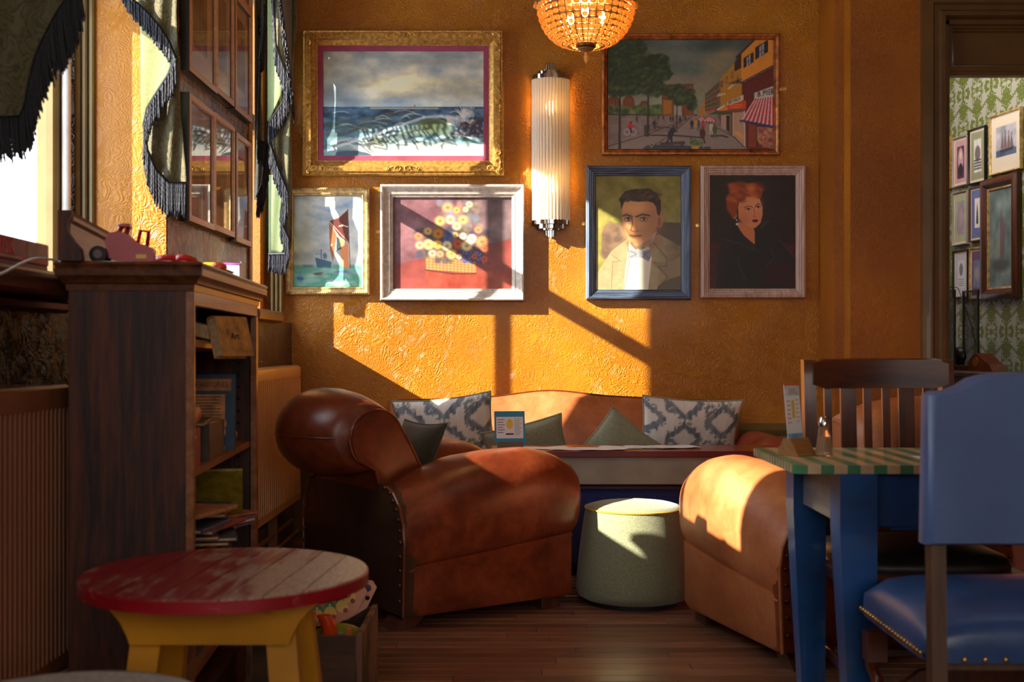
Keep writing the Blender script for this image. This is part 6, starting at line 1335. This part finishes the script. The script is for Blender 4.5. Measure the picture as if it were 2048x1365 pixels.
# ------------------------------------------------------------------ wall lamp
wl = thing('wall_lamp', 'tall art deco wall lamp with fluted glass rods and stepped chrome ends, lit', 'wall lamp', (wx(1101), WALL-.002, wz(303)))
hz_ = (445-160)/2/361*.985; rw = .098
g = G(); n_ = 17
for i in range(n_):
    a = PI+PI*(i+.5)/n_; x, y = rw*math.cos(a), rw*.82*math.sin(a)-.02
    g.tube([(x, y, -hz_), (x, y, hz_)], .0088, 8)
rods = part('glass_rods', g, 'rods', wl, angle=80); rods['kind'] = 'stuff'
def half(zs): # stepped caps
    g = G()
    for z0, z1, r_ in zs:
        poly = [(r_*math.cos(a), min(0, (r_*.82)*math.sin(a)-.02)) for a in np.linspace(PI, 2*PI, 24)]
        poly = [(-r_, 0)]+poly+[(r_, 0)]; g.prism(poly, 'z', z0, z1)
    return g
part('top_cap', half([(hz_-.002, hz_+.022, .106), (hz_+.022, hz_+.042, .082), (hz_+.042, hz_+.05, .055)]), 'chrome', wl); part('bottom_cap', half([(-hz_-.022, -hz_+.002, .106), (-hz_-.045, -hz_-.022, .082), (-hz_-.052, -hz_-.045, .055)]), 'chrome', wl)
for s_ in (-1, 1):
    g = G()
    for i in range(5): g.tube([(-.026+i*.013, -.03-.012*math.sin((i+.5)/5*PI), s_*(hz_+.045)), (-.024+i*.012, -.03-.012*math.sin((i+.5)/5*PI), s_*(hz_+.095-.006*abs(i-2)))], .0075, 8)
    part('fluted_finial', g, 'chrome', wl)
part('back_plate', G().bx(-.09, .09, -.012, 0, -hz_, hz_, .002), 'chrome', wl)
for z in (-.2, .24): part('bulb', G().sphere((0, -.045, z), (.018, .018, .035), 12, 8), 'bulb', wl)
for z, e in ((.25, 8), (-.15, 3)):
    l = bpy.data.lights.new('lamp_light', 'POINT'); l.energy = e; l.color = (1, .6, .26); l.shadow_soft_size = .03; o = bpy.data.objects.new('lamp_light', l); COL.objects.link(o); o.location = (wx(1101), WALL-.05, wz(303)+z)
# ------------------------------------------------------------------ chandelier
CY = 4.6; ccx = (1172-1024)*CY/F; rimz = EYE+(HOR-8)*CY/F
chd = thing('bead_chandelier', 'lit amber glass bead basket chandelier at the top of the picture', 'chandelier', (ccx, CY, rimz)); Rr = .180; dep = .168
prf = [(Rr*math.cos(t_)**.75 if t_ < PI/2-.01 else 0, -dep*math.sin(t_)) for t_ in np.linspace(0, PI/2, 12)]
def bowl_pt(t_, a, e=0): c_ = max(0, math.cos(t_))**.75; return ((Rr+e)*c_*math.cos(a), (Rr+e)*c_*math.sin(a), -(dep+e)*math.sin(t_))
g = G()
for i in range(36): g.tube([bowl_pt(t_, i*2*PI/36) for t_ in np.linspace(0, 1.36, 10)], .0013, 4)
for j, t_ in enumerate(np.linspace(0, 1.3, 10)): g.tube([bowl_pt(t_, a) for a in np.linspace(0, 2*PI, 36, endpoint=False)], .0013, 4, True)
stuff(part('wire_basket', g, 'bronze', chd))
g = G(); tl_ = np.linspace(0, 1.3, 10)
for j in range(9):
    for i in range(36):
        tm = (tl_[j]+tl_[j+1])/2; x, y, z = bowl_pt(tm, (i+.5)*2*PI/36); wd_ = 2*PI*math.hypot(x, y)/36*.40; g.sphere((x, y, z), (wd_, wd_, min(.0095, wd_*1.1)), 6, 4)
stuff(part('crystal_beads', g, 'crystal', chd, angle=10))
part('rim_band', G().lathe([(Rr-.004, -.004), (Rr+.006, -.004), (Rr+.008, .012), (Rr+.002, .022), (Rr-.004, .022)], 48), 'bronze', chd)
g = G()
for i in range(10):
    a = i*2*PI/10; g.lathe([(0, 0), (.008, .004), (.01, .014), (.004, .03), (0, .032)], 8, ((Rr+.012)*math.cos(a), (Rr+.012)*math.sin(a), -.02))
stuff(part('rim_drops', g, 'crystal', chd, angle=15))
part('finial', G().lathe([(.034, -dep+.006), (.03, -dep-.006), (.018, -dep-.012), (.006, -dep-.018), (.005, -dep-.026), (.010, -dep-.034), (.007, -dep-.05), (0, -dep-.062)], 16), 'crystal', chd, angle=40)
part('finial_plate', G().lathe([(.04, -dep+.012), (.038, -dep+.002), (.014, -dep-.012), (0, -dep-.012)], 20), 'bronze', chd)
for i in range(6): a = i*PI/3; part('chain', G().tube([(Rr*math.cos(a), Rr*math.sin(a), .02), (.05*math.cos(a), .05*math.sin(a), .42), (0, 0, H-rimz-.06)], .003, 6), 'bronze', chd)
part('ceiling_rose', G().lathe([(0, H-rimz-.06), (.03, H-rimz-.05), (.06, H-rimz-.001), (0, H-rimz-.001)], 20), 'bronze', chd)
for i, a in enumerate((.4, 2.5, 4.6)):
    part('bulb', G().sphere((.07*math.cos(a), .07*math.sin(a), -.045), (.014, .014, .024), 10, 8), 'bulb', chd)
l = bpy.data.lights.new('chandelier_light', 'POINT'); l.energy = 12; l.color = (1, .6, .26); l.shadow_soft_size = .04; o = bpy.data.objects.new('chandelier_light', l); COL.objects.link(o); o.location = (ccx, CY, rimz-.05)
# ------------------------------------------------------------------ curtains
def sheet(name, mat, rows, fn, parent, wav=.012, nw=2.5, th=0, n=14):
    """cloth between left and right edges given down its height; fn maps a picture position to its hanging place"""
    rows2 = []
    for (ya, la, ra), (yb, lb, rb) in zip(rows, rows[1:]):
        k_ = max(1, int((yb-ya)/8))
        for i in range(k_): u = i/k_; rows2.append((ya+(yb-ya)*u, la+(lb-la)*u, ra+(rb-ra)*u))
    rows2.append(rows[-1]); g = G(); vs = []
    for (y, l_, r_) in rows2:
        for i in range(n):
            u = i/(n-1); x = l_+(r_-l_)*u; vs.append(fn(x, y, th+wav*math.sin(x*.09*nw+y*.01)))
    fs = [(j*n+i, j*n+i+1, (j+1)*n+i+1, (j+1)*n+i) for j in range(len(rows2)-1) for i in range(n-1)]
    g.add(vs, fs); me = finish(name, g.xf(RM[parent].inverted()), mat, 180); o = part(name, me, None, parent)
    s_ = o.modifiers.new('cloth', 'SOLIDIFY'); s_.thickness = .003; return o
def fringe(path, ln, fn, parent, mat, off, dense=3.4, sway=(0, 1), seed=0, r_=2.6):
    """rope strands hanging from a path; each strand a twisted tapering cord"""
    rs = random.Random(seed); g = G(); acc = 0
    for (xa, ya, la), (xb, yb, lb) in zip([p+(ln,) if len(p) == 2 else p for p in path], [p+(ln,) if len(p) == 2 else p for p in path][1:]):
        d = math.hypot(xb-xa, yb-ya); k_ = max(1, int(d/dense))
        for i in range(k_):
            for lay in (0, 1):
                u = (i+rs.random()*.6)/k_; x, y = xa+(xb-xa)*u, ya+(yb-ya)*u; L_ = (la+(lb-la)*u)*(.85+.3*rs.random()); sx = sway[0]*L_+rs.uniform(-2.5, 2.5); o_ = off+lay*.006+rs.uniform(-.003, .003)
                base = Vector(fn(x, y, o_)); sc1 = Vector(fn(x+1, y, o_))-base; px_ = sc1.length; pts = []
                n_ = max(4, int(L_/4.5)); rr = []
                for q in range(n_+1):
                    v_ = q/n_; pts.append(Vector(fn(x+sx*v_*v_+.3*math.sin(q*1.7), y+L_*v_, o_))); rr.append(r_*px_*(1.0 if q % 2 else .72)*(1 if q < n_ else .5))
                g.tube(pts, rr, 5)
        part_ = [(t2) for t2 in ((xa, ya), (xb, yb))]
        g.tube([fn(part_[0][0], part_[0][1], off+.002), fn(part_[1][0], part_[1][1], off+.002)], 3.2*(Vector(fn(xa+1, ya, off))-Vector(fn(xa, ya, off))).length, 6)
    return stuff(part('fringe', g.xf(RM[parent].inverted()), mat, parent, recalc=False, angle=180))
def at(Y): return lambda x, y, o: tuple(P(x, y, Y-o))
c1 = thing('fringed_curtain', 'olive rope fringed curtain with pale lining, left of the small black frames', 'curtain', tuple(P(330, 100, 4.14)), 0, 'fringed curtains'); f = at(4.13)
sheet('lining', 'lining', [(-80, 262, 352), (30, 276, 300), (60, 281, 325), (90, 282, 342), (115, 282, 350), (150, 282, 336), (175, 282, 319), (215, 282, 292), (250, 284, 286)], f, c1, .003, 1)
sheet('upper_fold', 'curtain', [(-80, 240, 353), (-20, 262, 353), (0, 268, 353), (25, 290, 352), (60, 318, 354), (90, 338, 356), (125, 352, 360)], f, c1, .01, 2, .02)
sheet('lower_fold', 'curtain', [(112, 352, 360), (150, 336, 361), (180, 318, 360), (220, 294, 361), (255, 287, 364), (300, 293, 367), (340, 312, 371), (364, 338, 373), (370, 345, 373)], f, c1, .012, 2, .03)
fringe([(245, -30, 34), (268, 2, 36), (292, 22, 40), (318, 52, 40), (338, 84, 40), (352, 118, 46)], 40, f, c1, 'rope', .045, seed=1)
fringe([(353, 118, 50), (340, 145, 52), (320, 176, 50), (296, 215, 54), (288, 250, 66), (294, 300, 60), (312, 340, 64), (338, 366, 66), (374, 367, 66)], 50, f, c1, 'rope', .055, seed=2)
c2 = thing('fringed_curtain', 'narrow fringed curtain with bright green lining in the corner by the seascape', 'curtain', tuple(P(560, 100, 6.5)), 0, 'fringed curtains'); f = at(6.5)
sheet('sun_block_fold', 'curtain', [(-80, 512, 576), (100, 512, 575), (246, 512, 575), (330, 512, 575), (440, 512, 575), (506, 512, 573)], at(6.56), c2, .006, 3)  # added fold, mostly hidden, to stop sun slipping past the lining
sheet('lining', 'lining', [(-60, 535, 552), (60, 535, 556), (140, 535, 568), (190, 535, 562), (225, 535, 545), (242, 534, 538)], f, c2, .004, 2)
sheet('lining', 'lining', [(350, 536, 552), (380, 537, 566), (430, 537, 560), (470, 537, 572), (490, 537, 571), (507, 537, 562)], f, c2, .004, 2, .004)
sheet('outer_fold', 'curtain', [(-60, 545, 588), (0, 546, 592), (45, 548, 594), (80, 550, 590), (120, 560, 584), (164, 572, 584), (205, 566, 583), (246, 538, 582), (279, 538, 582), (328, 552, 583), (390, 576, 584), (440, 562, 584), (480, 576, 584), (500, 578, 582)], f, c2, .014, 3, .02)
fringe([(545, -30, 40), (548, 30, 44), (551, 90, 40), (566, 130, 46), (577, 164, 56), (566, 205, 40), (539, 246, 40), (538, 279, 44), (553, 328, 44), (576, 385, 44), (561, 440, 38), (577, 475, 44), (571, 508, 38), (537, 509, 34)], 40, f, c2, 'rope', .04, dense=2.5, seed=3, r_=1.9)
c3 = thing('fringed_curtain', 'dark silhouetted fringed curtain edge right of the small frames, behind the pier', 'curtain', tuple(P(530, 100, 5.6)), 0, 'fringed curtains'); f = at(5.625)
sheet('outer_fold', 'curtain', [(-80, 509, 532), (10, 509, 530), (60, 509, 524), (130, 509, 518), (300, 509, 528), (360, 509, 526), (400, 509, 520)], f, c3, .012, 4)
fringe([(528, 10, 60), (526, 70, 66), (520, 120, 20), (516, 280, 40), (536, 290, 60), (530, 330, 60), (524, 370, 50), (514, 395, 40)], 50, f, c3, 'rope_shaded', .02, dense=1.8, seed=4, r_=1.5)
# the valance between the two cascades of the second window, seen mostly by its shadow
def vw(y_, z_, o): return (XL+.03+o, y_, z_)
g = G(); n_ = 24; VT = [(0, 2.60), (.26, 3.16), (.455, 3.0), (.84, 2.56), (1, 2.36)]
prof_v = lambda u: (5.62+u*.90, float(np.interp(u, [q[0] for q in VT], [q[1] for q in VT])))
v2 = thing('window_valance', 'draped fringed valance across the second window beside the back wall', 'curtain', (XL, 6.0, 3.1), 0, 'fringed curtains')
g.grid(lambda u, v: (lambda p: (.03+.02*math.sin(u*14)*(1-v), p[0]-6.0, (H-.03)*(1-v)+p[1]*v-3.1))(prof_v(u)), 32, 8); part('swag', g, 'curtain', v2).modifiers.new('cloth', 'SOLIDIFY').thickness = .004
g = G(); rs = random.Random(9)
for i in range(70):
    u = (i+rs.random()*.5)/70; p = prof_v(u); L_ = .11*(.8+.4*rs.random()); g.tube([(.035+rs.uniform(-.004, .004), p[0]-6+rs.uniform(-.004, .004)*q, p[1]-3.1-L_*q/6) for q in range(7)], [.0045 if q % 2 else .0032 for q in range(7)], 5)
stuff(part('fringe', g, 'rope', v2, recalc=False, angle=180))
c4 = thing('fringed_curtain', 'dark fringed curtain swag hanging in the top left corner', 'curtain', tuple(P(60, 100, 2.8)), 0, 'fringed curtains'); f = at(2.8)
sheet('swag_cloth', 'curtain', [(-90, -160, 165), (-40, -160, 152), (0, -160, 128), (40, -160, 106), (80, -160, 86), (113, -150, 72), (150, -140, 62), (185, -130, 56), (212, -120, 50), (232, -110, 40), (236, -100, 20)], f, c4, .02, .5, 0, 24)
fringe([(160, -60, 90), (146, -20, 100), (124, 10, 110), (106, 40, 105), (86, 80, 100), (72, 113, 100), (60, 160, 100), (50, 212, 90), (40, 233, 82), (0, 236, 84), (-60, 236, 84)], 95, f, c4, 'rope_shaded', .02, dense=4.2, seed=5, sway=(.10, 1), r_=2.6)
# ------------------------------------------------------------------ the room beyond: track lamp, tank, sideboard
s_, z_, p_ = onfar(1962, 168, .35)
tk = thing('track_lamp', 'brass track lamp with bell shades in the room beyond, under the transom', 'lamp', tuple(p_), FA)
part('mount', G().bx(-.05, .05, -.03, .03, .11, .15, .004), 'brass', tk); part('stem', G().tube([(0, 0, .11), (.01, -.0, .03)], .006, 8), 'brass', tk); part('bar', G().tube([(-.42, 0, .02), (.28, 0, .03)], .005, 8), 'bronze', tk)
for x in (-.32, -.05):
    sh_ = part('bell_shade', G().lathe([(.006, .0), (.02, -.015), (.036, -.05), (.042, -.10), (.04, -.10), (.033, -.05), (.004, -.008)], 24, (x, 0, .01)), 'brass', tk); part('bulb', G().sphere((x, 0, -.07), .018, 10, 8), 'bulb_soft', sh_)
l = bpy.data.lights.new('track_light', 'POINT'); l.energy = 3; l.color = (1, .75, .45); l.shadow_soft_size = .03; o = bpy.data.objects.new('track_light', l); COL.objects.link(o); o.location = tuple(Vector(p_)-Vector((0, 0, .16)))
sb_, zb_, pb_ = onfar(1930, 745, .35)
sdb = thing('dark_sideboard', 'dark sideboard under the green wall in the room beyond', 'sideboard', (pb_.x, pb_.y, 0), FA); zt = EYE+(HOR-742)*pb_.y/F
part('top', G().bx(-.5, .75, -.2, .2, zt-.03, zt, .006), 'oak_dark', sdb); part('carcase', G().bx(-.47, .72, -.17, .19, .08, zt-.03, .004), 'oak_dark', sdb)
for x in (-.42, .67): part('foot', G().bx(x-.03, x+.03, -.16, .18, 0, .08), 'oak_dark', sdb)
s1, z1, p1 = onfar(1918, 740, .3); tkh = (740-580)*p1.y/F; tw = 54*p1.y/F/2
gt = thing('glass_case', 'tall glass display case with dark edges on the sideboard in the room beyond', 'display case', (p1.x, p1.y, zt), FA)
for sx in (-1, 1):
    for sy in (-1, 1): part('corner_post', G().bx(sx*tw-.006, sx*tw+.006, sy*.08-.006, sy*.08+.006, 0, tkh), 'black', gt)
for sy in (-1, 1): part('top_edge', G().bx(-tw, tw, sy*.08-.005, sy*.08+.005, tkh-.01, tkh), 'black', gt); part('glass_panel', G().bx(-tw+.006, tw-.006, sy*.08-.001, sy*.08+.001, 0, tkh-.01), 'grid_glass', gt)
part('base', G().bx(-tw, tw, -.08, .08, 0, .03), 'oak_dark', gt); part('dark_contents', G().sphere((0, 0, .09), (.06, .04, .06), 10, 8), 'black', gt)
o = part('fairy_light_string', G().tube([onfar(1895, 574, .26)[2].to_tuple()[:2]+(onfar(1895, 574, .26)[1],), onfar(1916, 576, .2)[2].to_tuple()[:2]+(onfar(1916, 576, .2)[1],), onfar(1944, 655, .2)[2].to_tuple()[:2]+(onfar(1944, 655, .2)[1],), onfar(1952, 690, .05)[2].to_tuple()[:2]+(onfar(1952, 690, .05)[1],), onfar(1968, 725, .05)[2].to_tuple()[:2]+(onfar(1968, 725, .05)[1],)], .003, 5), 'black'); tag(o, 'thin wire of fairy lights hanging over the glass case', 'fairy lights')
s2, z2, p2 = onfar(1975, 742, .28)
mc = thing('mantel_clock', 'low brown curved mantel clock on the sideboard right of the glass case', 'clock', (p2.x, p2.y, zt), FA)
part('case', G().prism([(-.14, 0), (-.13, .06), (-.08, .10), (-.04, .11), (.0, .09), (.05, .06), (.10, .04), (.14, .0)], 'y', -.05, .05), 'mahog', mc); part('dial', G().lathe([(0, 0), (.03, 0), (.03, .004), (0, .004)], 20).xf(Matrix.Translation((-.05, -.05, .055)) @ Matrix.Rotation(PI/2, 4, 'X')), 'brass', mc)
# wooden stand glimpsed at the right edge behind the blue chair
wsn = thing('orange_wood_cabinet', 'orange wooden cabinet glimpsed at the right edge under the blue chair back', 'cabinet', (2.66, 5.75, 0))
part('side_post', G().bx(-.25, -.21, -.2, .2, 0, .62, .004), 'toywood', wsn); part('panel', G().bx(-.21, .4, -.18, .2, .02, .24, .01), 'toywood', wsn); part('top', G().bx(-.26, .45, -.21, .21, .60, .63, .004), 'mahog_x', wsn); part('back', G().bx(-.21, .4, .18, .2, .24, .60), 'oak_dark', wsn); part('door', G().bx(-.2, .38, -.195, -.18, .03, .22, .004), 'toywood', wsn)
